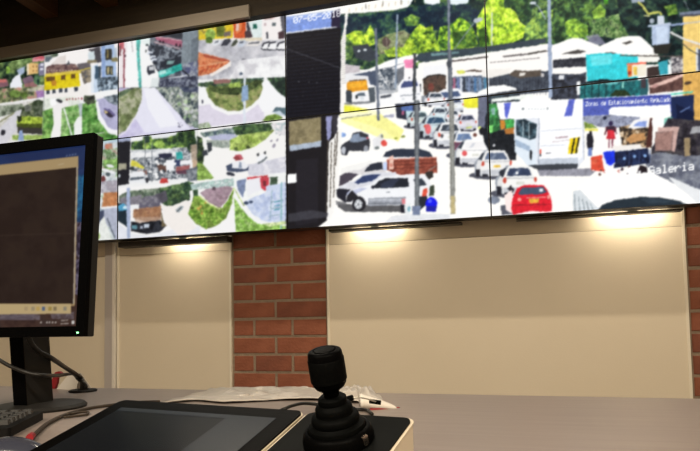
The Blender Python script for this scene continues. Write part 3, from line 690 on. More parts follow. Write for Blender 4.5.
    N(['#3c3c42', '#8a8488', '#d8d4d0'], [(670, 56), (684, 55), (684, 74), (672, 75)], 2.6, 129)
    L('#544c48', 1.3, [(620, 55.4), (684, 56.6)])
    N(['#4c3432', '#5e423e', '#6c4e48'], [(648, 78), (684, 72), (684, 90), (650, 94)], 4, 130); P('#e4c0b4', [(648, 86), (668, 79), (684, 73), (684, 76), (668, 83), (652, 88)]); E('#c89a94', 655, 86, 4, 1.8, -20)
    P('#2a5c64', [(640, 80), (648, 79), (648, 96), (640, 97)]); P('#443c42', [(641, 79), (646, 78), (646, 88), (641, 88)])
    # yellow house
    P('#f2d07a', [(683, 15), (720, 11), (800, 2), (800, 145), (683, 138)]); P('#dcac5c', [(684, 74), (720, 68), (800, 60), (800, 150), (684, 138)])
    P('#7a8498', [(679, 12.5), (712, 9), (800, -1), (800, 4), (712, 13.5), (680, 16)]); P('#4a4c58', [(680, 15), (712, 12.5), (712, 14.4), (680, 17)])
    P('#e4c080', [(684, 42), (720, 44), (720, 50), (684, 46)]); B('#4c5468', 697, 49, 712, 71); B('#dadfe8', 696, 48, 698, 71)
    E('#4c3c30', 688, 83, 4, 1.6, -18)
    # transformer on the pole
    P('#2a2a26', [(653, 44), (672, 43), (668, 54), (654, 54)])
    P('#aebdd6', [(651.5, 26), (670, 25.5), (669.5, 43.5), (652, 45.5)]); P('#c8d6ea', [(656, 27), (668, 26.5), (667.5, 43), (657, 44)])
    P('#b8c4d8', [(648, 25), (671, 22.5), (671, 25.5), (648, 27)]); P('#d0d8e4', [(657.5, 16), (664, 15.5), (664.5, 24), (657.5, 24.5)]); E('#aab4c0', 652, 21, 2.4, 2.6)
    L('#cccb68', 2.2, [(638, 2), (643, 6), (648, 14), (653, 13), (659, 12), (662, 15)]); L('#d2d094', 1.4, [(644, 15.5), (650, 16)])
    L('#9cacd4', 2, [(671, 25), (684, 23.6)]); L('#c8c4bc', 1.2, [(684, 23.6), (712, 20)]); L('#e4e2e0', 2, [(670, 32), (684, 39), (712, 48)]); L('#3c3c3a', .9, [(670, 33), (690, 50), (712, 62)])
    L('#8c8e96', 1, [(684, 0), (689, 10)])
    # navy board at far right
    P('#1c2a50', [(671, 97), (694, 94.5), (694, 136), (671, 118)]); P('#101a38', [(676, 104), (694, 112), (694, 150), (678, 140)]); L('#6a80b0', 1.2, [(680, 112), (690, 107)])
    L('#58c8b0', 1.6, [(640, 97), (670, 94.4), (693, 92)])
    # white van, truck cabs and shade under the long roof
    P('#3c424c', [(396, 70), (404, 66), (404, 84), (398, 86)], .7); P('#8a9098', [(376, 88), (398, 84), (398, 92), (376, 95)], .6)
    P('#f6f6f8', [(398, 86), (402, 80), (414, 78), (420, 82), (421, 103), (400, 106)]); P('#46507c', [(401, 86), (404, 81.5), (416, 80.5), (418, 86), (401, 88)])
    L('#8c929c', .9, [(400, 96), (420, 94)]); E('#d8dce0', 403, 99, 1.4, 1.2); E('#d8dce0', 416, 97.6, 1.4, 1.2)
    P('#f8f8fa', [(434, 104), (436, 93), (444, 89), (458, 88), (463, 92), (464, 106), (450, 110), (436, 110)]); P('#4a5a7c', [(438, 97), (441, 92.5), (458, 91), (461, 96), (440, 98.6)])
    L('#9aa0aa', .9, [(437, 103), (463, 101.5)]); P('#2c3038', [(436, 108), (463, 105.5), (463, 108), (438, 111)], .8)
    P('#5c6470', [(421, 96), (434, 94), (434, 104), (422, 106)], .7); E('#f2f4f6', 428, 98, 4, 2.4); P('#34383f', [(343, 103), (370, 101), (370, 103.4), (344, 105)], .6)
    # --- yellow field marks on the ground
    P('#f6f29a', [(341, 104), (352, 105), (378, 112), (404, 130), (398, 142), (384, 132), (340, 117)]); P('#fbf8b0', [(341, 116), (384, 130), (396, 140), (380, 138), (341, 122)])
    P('#eeec44', [(341, 105), (368, 110), (368, 113), (341, 113)]); P('#fcfae8', [(341, 112.5), (400, 108), (400, 112), (341, 119)], .7)
    E('#96a040', 396, 138, 2, 1); E('#8c9850', 403, 136.5, 2, 1.2)
    P('#9a9cb4', [(383, 116), (394, 114), (394, 117), (384, 118)], .8)
    # --- queue of vehicles
    P('#2c3040', [(395, 104), (420, 102), (420, 116), (407, 120), (397, 118)]); P('#5a74b0', [(401, 107), (413, 105.5), (413, 111), (402, 111.5)]); P('#b8d4dc', [(406, 111), (414, 111), (414, 126), (407, 126)]); E('#b06080', 403, 113, 1.4, 2)
    small_car(c, 424, 92, 445, 106, '#f4f4f6', shadow=False)
    small_car(c, 444, 97, 464, 112, '#eef2f6', glass='#3c4660', shadow=False)
    small_car(c, 430, 107, 448, 122, '#e2eef2', shadow=False); small_car(c, 445, 110, 460, 122, '#f2f2f6', shadow=False)
    small_car(c, 407, 111, 430, 127, '#d4e2e0', glass='#44545c')
    small_car(c, 456, 114, 477, 130, '#e0dde6', glass='#3c4258')
    small_car(c, 419, 115, 449, 137, '#cfdfe4', glass='#34506c'); E('#e06a70', 428, 129, 3, 5)
    small_car(c, 433, 122, 463, 146, '#f4f4f4', glass='#3c4450'); E('#54545a', 442, 136, 1.4, 2)
    small_car(c, 450, 131, 475, 156, '#eef0f2', glass='#6c84ac'); P('#6a4458', [(452, 143), (462, 142), (460, 150), (453, 150)])
    L('#d4e070', 1.4, [(466, 128), (472, 127)]); E('#6a4038', 475, 135, 2, 2)
    small_car(c, 455, 139, 490, 164, '#fbfaf8', glass='#f2f0f0', lights=False); E('#dc5a5c', 464.5, 153.5, 2.6, 2.6); P('#3c5a9c', [(482, 156), (486, 154), (488, 160), (483, 161)])
    # motorbikes, stall shade, green lorry
    P('#6a6e82', [(478, 96), (490, 94), (490, 128), (478, 128)]); P('#565a70', [(486, 96), (490, 95), (490, 128), (487, 128)])
    N(['#1c2028', '#2c343c', '#44545c'], [(488, 96), (520, 94), (520, 118), (514, 156), (490, 152), (484, 130)], 3, 131)
    N(['#14181e', '#24282e'], [(482, 128), (516, 132), (516, 160), (494, 162), (484, 142)], 3, 132); E('#dcdce0', 494, 145.5, 1.4, 1.2)
    P('#f6fbf4', [(491, 99), (532, 94), (533.5, 99), (530, 98), (494, 102)]); L('#f2f6ee', 1.2, [(492, 100), (492.5, 110)])
    N(['#2c5c38', '#3a8444', '#4c9c54'], [(489, 104), (498, 103), (500, 130), (490, 134)], 3, 133); P('#84dc74', [(488, 126), (493, 125), (493, 132), (489, 133)])
    P('#88b0a8', [(491, 108), (495, 108), (495, 115), (492, 115)])
    P('#46a852', [(505, 120), (516, 119), (516, 128), (506, 130)]); P('#d48a34', [(500, 120), (505, 120), (505, 128), (501, 130)]); P('#b47438', [(504, 129), (516, 127), (515, 134), (506, 134)])
    P('#d84a64', [(518, 119), (522, 118.5), (522, 123), (519, 124)])
    # people beside the queue
    E('#c8d470', 480, 128, 2, 1.6); E('#1c1e24', 482, 131, 3, 4)
    # --- bus
    P('#e6eaf2', [(514, 116), (583, 112), (584, 160), (578, 168), (528, 167), (515, 150)]); P('#fbfbfd', [(539, 117), (582, 113), (582.5, 156), (577, 162), (539, 163)])
    L('#8d97a8', .8, [(539, 118), (538.5, 166)]); L('#b4bac6', .8, [(583.4, 114), (584, 160)]); P('#c2cad6', [(539, 159), (578, 157.5), (578, 163.6), (539, 165)])
    L('#c4ccd8', .7, [(541, 131), (582, 128.4)]); L('#c4ccd8', .7, [(541, 146), (566, 145)])
    P('#e0eaf4', [(514, 130), (536, 140), (536, 167), (530, 167), (515, 152)])
    N(['#1e2c34', '#344854', '#5c7884'], [(516, 120), (524, 119), (537, 124), (536, 138), (530, 140), (516, 135)], 3, 134); L('#dce8ec', .7, [(523, 121), (523, 137)]); L('#dce8ec', .7, [(529, 122), (529, 139)])
    P('#7a94b4', [(515, 139), (530, 146), (530, 152), (516, 146)], .6); E('#20242a', 531, 155, 1.5, 5)
    E('#d8503c', 540.5, 152, .9, 3); E('#30343a', 540.5, 155, .8, 1.6); L('#5c5c64', .7, [(546, 153.4), (551, 153)])
    P('#b49aa0', [(555, 137.5), (568, 136), (568, 137.4), (556, 138.6)]); L('#c8b8bc', .7, [(552, 142), (570, 140)])
    P('#f0d21c', [(570, 138.5), (580, 137), (577.5, 153), (567.5, 154)]); L('#14140c', 1.5, [(574.5, 138), (571.5, 154)]); L('#14140c', 1.5, [(579, 137.5), (576, 153.5)])
    P('#3c4048', [(528, 165), (578, 163.5), (577, 168.5), (540, 171)]); P('#7c7c8c', [(537, 170), (600, 168), (590, 176), (540, 176)], .8)
    # banner with the bus stop lettering
    P('#fefefe', [(496.5, 102.5), (583, 98.5), (583, 116), (500, 119.5)])
    P('#5864c8', [(504, 103), (511, 102.6), (507.5, 119), (505, 116)]); P('#5a66c4', [(569, 99.3), (575, 99), (572, 116), (564, 116.5)])
    E('#6a7478', 523, 109, 1.2, 1.3); E('#8c9498', 547.5, 108.5, 1, 1.3)
    for x in range(529, 545, 3):
        E('#c8d0d4', x, 109, .8, .8)
    P('#5360b4', [(583, 99), (671, 94.5), (671, 112), (583, 116)]); P('#38429a', [(583, 99), (671, 94.5), (671, 96.4), (583, 101)]); L('#d8dcf4', .8, [(584, 98.7), (671, 94.2)])
    P('#fefefe', [(609, 110), (611, 107.5), (670, 104.6), (670.5, 116), (611, 117), (609, 114.5)])
    # vehicle and people below the sign
    N(['#8a90a8', '#a4aac0', '#74788c'], [(583, 116), (609, 115), (640, 117), (640, 124), (616, 128), (600, 127), (584, 122)], 5, 135); E('#20243c', 605, 118, 2, 2)
    P('#7c9440', [(584, 122), (592, 124), (597, 128), (585, 128.5)]); P('#ece46c', [(585, 128.5), (598, 128.5), (598, 131), (585, 131)])
    P('#1e1e28', [(587, 134), (592, 133), (593.5, 142), (592.5, 150), (588, 150), (586.5, 141)]); E('#1c1a22', 590.5, 132.6, 1.5, 1.7); P('#6c80b8', [(588, 148), (592, 148), (592, 156), (588, 156)])
    E('#2c2448', 610.8, 123.4, 2, 2.4); P('#3c2838', [(607, 126), (615, 126), (616.5, 132), (606, 132)]); P('#d0303c', [(607.5, 130), (614, 130), (615.6, 139), (606.5, 139)])
    L('#703840', 1.3, [(606.6, 127), (605, 135)]); L('#703840', 1.3, [(615.4, 127), (616.8, 134)]); L('#8a5060', 1.6, [(609, 139), (609, 148)]); L('#8a5060', 1.6, [(612.6, 139), (612.6, 148)])
    N(['#2a2420', '#54463a', '#a8865e', '#e8d8c0'], [(619, 127), (634, 124), (650, 128), (652, 148), (622, 146)], 3, 136); P('#f6f4f4', [(628, 128), (634, 120), (648, 117.5), (648, 127), (634, 129)]); P('#8aa0dc', [(633, 126), (638, 122), (647, 121), (646, 127)])
    P('#c89460', [(626, 140), (632, 134), (644, 133), (646, 140), (630, 143)]); P('#4c2a26', [(647, 140), (650, 118), (652.5, 118), (652, 146), (646, 148)])
    P('#fbfbfb', [(652, 120), (664, 118), (664, 124), (652, 126)]); P('#5cb09c', [(664, 118), (673, 117), (673, 125), (664, 125)], .8); P('#f2ede8', [(612, 146), (640, 144), (644, 150), (614, 152)])
    N(['#1e1c22', '#34303a', '#4a4648'], [(668, 118), (694, 120), (800, 118), (800, 168), (650, 160), (652, 148)], 5, 137)
    P('#8a706c', [(655, 132), (678, 128), (675, 151), (655, 151)]); P('#caa8a0', [(658, 127.5), (679, 126.5), (675, 152), (672, 151), (674, 131), (658, 132)]); P('#a07c74', [(656, 134), (673, 131), (670, 150), (655, 150)])
    P('#9c8868', [(684, 138), (690, 137.5), (690, 164), (685, 164)]); P('#a4a4a8', [(692, 127), (712, 124), (712, 131), (690, 134)])
    N(['#5c6070', '#727684', '#868a94'], [(640, 158), (660, 152), (684, 156), (800, 152), (800, 188), (686, 190), (652, 172)], 6, 138)
    P('#e8eaec', [(668, 176), (700, 190), (800, 186), (800, 200), (690, 203)])
    # bins and barrels
    P('#dc4e38', [(591, 157), (602, 155), (603.5, 168), (605, 172), (591, 170)]); P('#f07858', [(592, 160), (597, 159), (597, 164), (592, 165)], .6)
    N(['#101428', '#1a2444', '#26365c'], [(613, 152), (648, 148), (650, 163), (630, 166), (614, 168)], 3, 139)
    for x, y in ((624.5, 158.5), (634.5, 156.5), (645, 156)):
        E('#8ab0e4', x, y, 1.6, 1.5); L('#3c4c74', .8, [(x + 5, y - 6), (x + 4.6, y + 7)])
    P('#1a34dc', [(603, 152), (614.5, 150.5), (615, 162), (611, 166), (606, 164)]); L('#f0f2ff', 1.2, [(603, 156), (606, 164), (611, 166.4), (615, 163)])
    P('#20181e', [(640, 165), (647, 167), (648, 176), (641, 178), (637, 173)])
    L('#8c8c94', 1, [(655, 179), (660, 186)]); L('#b8bac0', .8, [(664, 184), (670, 190)])
    D(['#5c3c38', '#c87068', '#403038'], [(592, 170), (640, 165), (640, 174), (594, 176)], 22, 1.4, 141)
    D(['#ffffff'], [(592, 169), (640, 164), (640, 174), (594, 175)], 36, 1.2, 142)
    # van roof in front
    P('#fefdfb', [(573, 193), (585, 182), (600, 177), (650, 172), (668, 180), (690, 196), (700, 206), (573, 214)])
    P('#d8dee2', [(573, 191), (580, 190), (600, 210), (596, 216), (573, 216)])
    for q in range(5):
        L('#7e8c94', 1, [(574.5 + q * 4, 194 + q * 2.4), (575.5 + q * 4.6, 214 - q * .5)], .8)
    P('#24303a', [(597, 211), (602, 205), (616, 200), (640, 197), (660, 197.5), (680, 201), (690, 206), (690, 210), (600, 216)])
    P('#3a4a58', [(640, 198.6), (660, 199), (674, 202), (650, 204)], .6)
    # --- nearest cars
    small_car(c, 475, 150, 512.5, 176, '#f0efed', glass='#5c6a84', plate='#e8c050')
    small_car(c, 496, 165, 537.5, 194, '#f4f3f0', glass='#34405c'); E('#ffffff', 517, 173, 1.5, 1.4)
    P('#2c303a', [(499, 172), (503, 169), (505, 174), (502, 178)]); P('#2e2c34', [(507, 189), (511, 185), (514, 189), (513, 193)])
    P('#585a66', [(500, 206), (512, 204), (516, 214), (502, 215)]); E('#7c8494', 494, 200, 6, 4)
    P('#fae8e4', [(504, 195), (512, 190), (514, 200), (513, 214), (506, 210)])
    P('#dc2232', [(512, 200), (517, 188), (524, 185), (544, 185), (549, 193), (552, 201), (552, 211), (546, 212), (532, 211), (522, 213), (513, 215), (511, 208)])
    P('#44546c', [(518, 194), (522, 187.5), (543, 186.5), (547, 192), (542, 194), (520, 195)]); B('#e8f0f4', 539.5, 188.5, 543, 191.5)
    P('#e8b040', [(529, 199), (539, 198.4), (539, 202.5), (530, 203)]); E('#f49a90', 519.5, 199.5, 2, 2); E('#f49a90', 548.5, 197, 1.6, 2.4); L('#f0a49a', 1, [(526, 198), (546, 197)])
    L('#8c1824', .8, [(514, 205), (551, 204)])
    # left cluster: dark SUV
    P('#34363e', [(341, 152), (340, 146), (346, 142), (350, 140), (353, 133), (361, 131.5), (368, 134.5), (370, 142), (369, 150), (364, 151), (349, 151), (347, 155), (342, 155)])
    P('#98a8c0', [(350, 139), (353.6, 134.4), (359, 133), (360, 137), (366, 137), (367.5, 139.5), (358, 142), (350, 142)], .8); E('#bcc0c8', 343.6, 150.5, 2.2, 4); E('#9a9ea8', 366, 148.5, 2.2, 3.2); E('#c05a68', 367.5, 138, 1.4, 1.2)
    E('#86a4d8', 343, 135, 3, 2.2)
    P('#dcdde2', [(372, 140), (382, 133), (384, 140), (378, 150), (374, 150)], .7); E('#d85048', 384, 143, 3.2, 3, 20); E('#7c8484', 377, 148, 2.4, 1.6); E('#8a9088', 382, 136, 1.2, 2)
    # car behind the stake truck
    P('#2c3444', [(383, 157), (386, 152), (394, 149), (420, 149), (430, 152), (433, 157)]); P('#fafafa', [(383, 157), (433, 157), (433, 160), (383, 160)])
    P('#f2f1ee', [(341, 168), (352, 165), (364, 162), (372, 160), (372, 175), (341, 175)])
    P('#4a4450', [(340, 176), (345, 173), (356, 171), (362, 172), (356, 176), (346, 184), (339, 186)])
    P('#dcd9da', [(345, 172), (362, 169), (368, 164), (386, 161), (386, 172), (366, 176), (358, 174)])
    P('#2c303c', [(364, 171.5), (370, 164), (382, 162), (383, 169.5), (366, 171.6)]); B('#c0d0f0', 383.5, 162, 387, 170)
    N(['#7c3c30', '#944a3c', '#a85c48'], [(387, 160), (437, 157), (437, 173), (400, 175), (387, 170)], 3, 143)
    for y in (161, 164.5, 168):
        L('#5e2c24', .7, [(393, y + .6), (437, y - 1.4)])
    P('#f0c8b8', [(389, 157), (393.5, 155), (393.5, 169), (389, 170)]); L('#dc9c8c', 1, [(387, 159.5), (437, 157)]); E('#d89080', 391, 165, 1.6, 2)
    P('#34302e', [(425, 172), (433, 171), (433, 177), (429, 180), (426, 177)]); L('#8c7c74', 1, [(428, 171), (436, 166)])
    # sedan
    P('#23242e', [(336, 190), (344, 186), (352, 182), (352, 196), (346, 203), (337, 197)])
    P('#dcdde4', [(337, 188), (348, 182), (356, 180), (364, 174), (382, 172), (396, 172), (396, 182), (354, 190)])
    P('#34426a', [(354, 183), (363, 176), (374, 174), (381, 174.5), (372, 181), (358, 184)])
    P('#3c3c40', [(338, 203), (360, 205), (410, 206), (408, 212), (346, 212), (338, 207)], .85); P('#6c6c70', [(336, 201), (346, 202), (346, 205), (336, 205)], .8)
    # silver SUV
    P('#f0f1f4', [(346, 196), (350, 190), (362, 187), (372, 184), (380, 177), (400, 175), (424, 174.5), (430, 180), (434, 192), (434, 200), (426, 204), (408, 205), (368, 205), (346, 203)])
    P('#a4acd0', [(347, 192), (360, 188), (368, 188), (352, 196), (347, 200)], .6)
    P('#20242e', [(372, 188), (379, 181), (386, 178.4), (408, 178), (409, 187), (382, 188.5)]); P('#3c445c', [(380, 184), (390, 179.5), (400, 179), (392, 187.6), (381, 188)], .6); E('#2a2c38', 373, 187.4, 1.6, 1.6)
    P('#343c48', [(413, 179), (422, 178.6), (427, 185), (417, 186.6)])
    P('#9ca0aa', [(368, 198), (406, 197), (405, 205), (368, 206)]); L('#c4c8d0', 1.2, [(369, 200), (405, 199.4)]); L('#6c7078', 1, [(368, 203.6), (405, 203)])
    L('#787c84', .8, [(386, 192), (389.6, 191.8)])
    E('#24242a', 359, 204, 7, 7.6); E('#c8ccd0', 358.4, 204.4, 4, 5); E('#f0f2f4', 358.4, 204.4, 2.4, 3.2)
    for q in range(5):
        L('#6c7078', .6, [(358.4, 204.4), (358.4 + 3.8 * math.cos(q * 1.257), 204.4 + 4.6 * math.sin(q * 1.257))])
    P('#26262c', [(352, 190), (358, 196), (350, 202), (346, 202), (347, 196)]); P('#20202a', [(400, 205), (408, 205), (408, 213), (401, 213)])
    P('#dc5440', [(423, 189), (427.4, 188.4), (427, 196), (422, 196)]); P('#3c4638', [(430, 186), (434.5, 185), (434, 196), (429, 196)]); P('#e0848c', [(402, 199), (405.6, 199), (405.6, 204), (402, 204)])
    P('#242a34', [(419, 196), (427, 196), (428, 204), (420, 210), (417, 204)])
    # street furniture and the person with the blue helmet
    P('#e4e8ea', [(404, 204), (411, 203), (410, 214), (405, 214)]); E('#88b4c4', 409, 209, 1.6, 3)
    E('#1016e8', 431.4, 203.6, 5.8, 6.4); P('#1a1ea0', [(426, 206), (437, 206), (436, 212), (426, 211.5)]); E('#4c58ff', 430, 201, 2, 2)
    P('#c8ced8', [(385, 222), (392, 216), (412, 214), (450, 214), (450, 224), (385, 226)], .5)
    # posts
    for x0, y0, x1, y1, wd, cl in ((375.6, 28, 378.5, 121, 2.6, '#5c6474'), (397.4, 14, 395.5, 88, 1.8, '#8c9cb0'), (414.6, 53, 414.4, 100, 2.8, '#34383c'),
                                   (416.6, 100, 417, 210, 4.6, '#62676c'), (448.4, -20, 449.6, 105, 2.6, '#6c7484'), (449.4, 50, 451.6, 120, 3.8, '#5c626c'),
                                   (451.4, 100, 453, 214, 4.8, '#868680'), (548.8, -20, 550.6, 98, 3.6, '#98a8c4')):
        P(cl, [(x0 - wd / 2, y0), (x0 + wd / 2, y0), (x1 + wd / 2, y1), (x1 - wd / 2, y1)])
        P('#d8dce0', [(x0 - wd * .1, y0), (x0 + wd * .2, y0), (x1 + wd * .2, y1), (x1 - wd * .1, y1)], .25)
    P('#b8aa7c', [(450.6, 196), (455, 196), (455.4, 214), (450.6, 213)]); E('#484c54', 449, 64, 2.4, 4)
    L('#b8c4d4', 1, [(546, 20), (538, 6), (532, 2)]); E('#d4dce4', 533, 3, 3.4, 1.4)
    P('#74809c', [(412, 206), (421, 206), (420, 215), (413, 215)])
    L('#3c4048', .6, [(341, 119), (372, 114)])
    # --- dark shed on the left edge
    P('#e8eef6', [(286, -10), (338, -14), (338, 12), (286, 18)]); P('#7e98dc', [(286, 16), (333, 11), (333, 26.5), (286, 32.5)]); P('#a8bcec', [(286, 16), (333, 11), (333, 14), (286, 20)], .7)
    P('#241e38', [(331.5, 12), (340, 9.5), (340, 28), (331.5, 29)]); P('#f8f6f2', [(286, 6), (345, -2), (345, 9), (310, 14), (286, 17)], .85)
    for q in range(11):
        x = 349 + q * 6.6
        L('#c8b48c', .8, [(x, 12 - q * .9), (x + .4, 8 - q * .9)], .7)
    for x, y in ((366, 9), (383, 6.4), (401, 4.5)):
        L('#4c4032', .8, [(x, y), (x, y - 5)], .8)
    P('#101018', [(286, 34), (334, 27.5), (341, 28), (340.5, 60), (340, 115), (286, 121)])
    for q in range(22):
        L('#2a2b38', .6, [(287, 38 + q * 3.7), (339, 32.4 + q * 3.75)], .8)
    L('#e8ecf2', 1, [(287, 32.8), (337, 27)])
    L('#54565e', .6, [(287, 49), (340, 68)]); D(['#50525c', '#6a6c74'], [(296, 96), (332, 92), (332, 100), (296, 104)], 5, .6, 150); D(['#7a7c80'], [(295, 70), (326, 66), (326, 84), (295, 86)], 8, .5, 151)
    P('#f8f5f0', [(345.5, 11), (348.5, 11), (346, 32), (345.5, 62), (344, 112), (340, 115), (341, 40), (344, 28)])
    for q in range(24):
        L('#8c8884', .5, [(341.5, 33 + q * 2.2), (345.5, 32 + q * 2.2)], .7)
    P('#1c1a1e', [(286, 118), (336, 113), (332, 200), (328, 226), (286, 234)]); P('#2a2830', [(296, 160), (318, 158), (318, 222), (296, 226)], .5)
    N(['#84795a', '#948868', '#7a7054'], [(289, 121.5), (321, 117), (321, 145), (289, 149)], 8, 152); P('#aab6c6', [(289, 145.5), (321, 141), (321, 146.5), (290, 151)])
    P('#fbfbfa', [(287, 174.4), (296.5, 173.4), (296.5, 182.4), (287, 183.6)])
    P('#9496c0', [(326, 116.5), (332, 116), (331, 136), (329, 141), (327, 140)]); P('#34323a', [(332, 115), (338, 114.5), (337, 134), (333, 134)])
    P('#f6f4f0', [(329, 142), (334, 137), (340, 128), (342, 128), (341, 150), (334, 210), (330, 222), (327, 222)])
    for x, y0, y1 in ((331.5, 142, 208), (335, 138, 198), (337.4, 132, 166), (328, 140, 212)):
        L('#4c443c', 1, [(x, y0), (x - 1.5, y1)])
    for q in range(14):
        L('#e8e2d8', .6, [(329, 146 + q * 4.4), (336, 144 + q * 4.4)], .8)
    P('#4c4c54', [(288, 214), (312, 210), (328, 213), (328, 217), (288, 222)], .6)
    P('#fdfbf6', [(314, 230), (330, 218), (345, 216), (345, 232), (312, 234)])
    c.setclip(None)


def paint_lettering(c):
    c.T('#ffffff', 'Zonas de Estacionamiento Regulado', 585.5, 101.6, 85.5, 4.6, -.055)
    c.T('#ffffff', 'Galeria', 648.5, 166.3, 46, 8.6, -.11)
    c.T('#ffffff', '07-05-2018', 293.5, 17.2, 47.5, 6.4, -.155)


def paint_monitor(c):
    P, B, E, L, N, D, T = c.P, c.B, c.E, c.L, c.N, c.D, c.T
    N(['#1c2c58', '#243868', '#2c4878'], [(-400, 60), (100, 60), (100, 350), (-400, 350)], 30, 200)
    P('#20305c', [(-400, 60), (100, 60), (100, 165), (-400, 280)], .7)
    N(['#2c78a4', '#1f5480', '#183c64'], [(74, 176), (90, 173), (90, 226), (74, 226)], 8, 201)
    N(['#2a2030', '#4c4458', '#7c7488', '#34242c'], [(74, 222), (90, 222), (90, 300), (74, 300)], 6, 202)
    N(['#382420', '#4a342c', '#40302c'], [(-400, 300), (90, 295), (90, 345), (-400, 345)], 12, 203)
    N(['#6c6470', '#8c8490', '#4a3a38'], [(-30, 313), (40, 312), (40, 320), (-30, 320)], 4, 204, sx=3, a=.7); N(['#8c8490', '#5c4c50'], [(50, 313), (74, 312), (74, 319), (52, 319)], 3, 205, a=.7)
    # window
    P('#b09468', [(-400, 209), (78.5, 156), (76.5, 230), (74.8, 306), (-400, 310)])
    P('#bca276', [(-400, 211), (78, 157), (78, 167), (-400, 217)], .8)
    N(['#2a1c16', '#2e201a', '#32241c'], [(-400, 217), (76.6, 167.3), (74.8, 230), (73.2, 304), (-400, 310)], 16, 206)
    L('#c0b4a2', 1.1, [(77, 167), (75.2, 230), (73.6, 304)])
    L('#3e3028', .7, [(-100, 239), (75, 233)])
    P('#cbb282', [(-400, 303), (71, 303.6), (71, 313.6), (-400, 318)])
    for x, cl in ((26, '#b8a078'), (33, '#a89878'), (38, '#c8a860'), (43.5, '#5c6c88'), (50, '#a8904c'), (55, '#8c7c5c'), (65, '#98907c')):
        B(cl, x - 1.6, 306.6, x + 1.6, 310.6)
    for x in (41, 47, 49.5, 52.6, 55.6):
        E('#d8d0c8', x, 322.4, 1, 1, a=.8)
    L('#dcd4cc', .9, [(61, 320.6), (68, 320.2)], .8); L('#dcd4cc', .9, [(60.5, 323.8), (68.6, 323.4)], .8); B('#e8e4e0', 71.6, 320.6, 74.4, 324)
    for q in range(4):
        B('#8490b0', 66 + q * 2.9, 155 - q * .5, 67.8 + q * 2.9, 156.8 - q * .5, -.2, .6)
    L('#d8c8a8', .8, [(58, 165), (64, 163.5)], .6)


# ------------------------------------------------------------------ materials
def mat(name, col, rough=.6, metal=0.0, spec=.5, noise=None, bump=None, emit=None):
    """procedural material; noise=(scale, second colour, stretch), bump=(scale, strength)"""
    m = bpy.data.materials.new(name); m.use_nodes = True
    nt = m.node_tree; b = nt.nodes['Principled BSDF']
    b.inputs['Base Color'].default_value = (*col, 1); b.inputs['Roughness'].default_value = rough
    b.inputs['Metallic'].default_value = metal; b.inputs['Specular IOR Level'].default_value = spec
    tc = nt.nodes.new('ShaderNodeTexCoord')
    if noise:
        mp = nt.nodes.new('ShaderNodeMapping'); mp.inputs['Scale'].default_value = noise[2]
        nt.links.new(tc.outputs['Object'], mp.inputs[0])
        n = nt.nodes.new('ShaderNodeTexNoise'); n.inputs['Scale'].default_value = noise[0]; n.inputs['Detail'].default_value = 5
        nt.links.new(mp.outputs[0], n.inputs['Vector'])
        r = nt.nodes.new('ShaderNodeValToRGB')
        r.color_ramp.elements[0].position = .32; r.color_ramp.elements[1].position = .68
        r.color_ramp.elements[0].color = (*col, 1); r.color_ramp.elements[1].color = (*noise[1], 1)
        nt.links.new(n.outputs['Fac'], r.inputs[0]); nt.links.new(r.outputs[0], b.inputs['Base Color'])
    if bump:
        n = nt.nodes.new('ShaderNodeTexNoise'); n.inputs['Scale'].default_value = bump[0]; n.inputs['Detail'].default_value = 6
        nt.links.new(tc.outputs['Object'], n.inputs['Vector'])
        bp = nt.nodes.new('ShaderNodeBump'); bp.inputs['Strength'].default_value = bump[1]; bp.inputs['Distance'].default_value = .01
        nt.links.new(n.outputs['Fac'], bp.inputs['Height']); nt.links.new(bp.outputs[0], b.inputs['Normal'])
    if emit:
        b.inputs['Emission Color'].default_value = (*emit[0], 1); b.inputs['Emission Strength'].default_value = emit[1]
    return m


def screen_mat(name, strength, rough=.4):
    m = bpy.data.materials.new(name); m.use_nodes = True
    nt = m.node_tree; b = nt.nodes['Principled BSDF']
    b.inputs['Base Color'].default_value = (.004, .004, .005, 1); b.inputs['Roughness'].default_value = rough; b.inputs['Specular IOR Level'].default_value = .03
    at = nt.nodes.new('ShaderNodeAttribute'); at.attribute_name = 'picture'
    nt.links.new(at.outputs['Color'], b.inputs['Emission Color']); b.inputs['Emission Strength'].default_value = strength
    return m


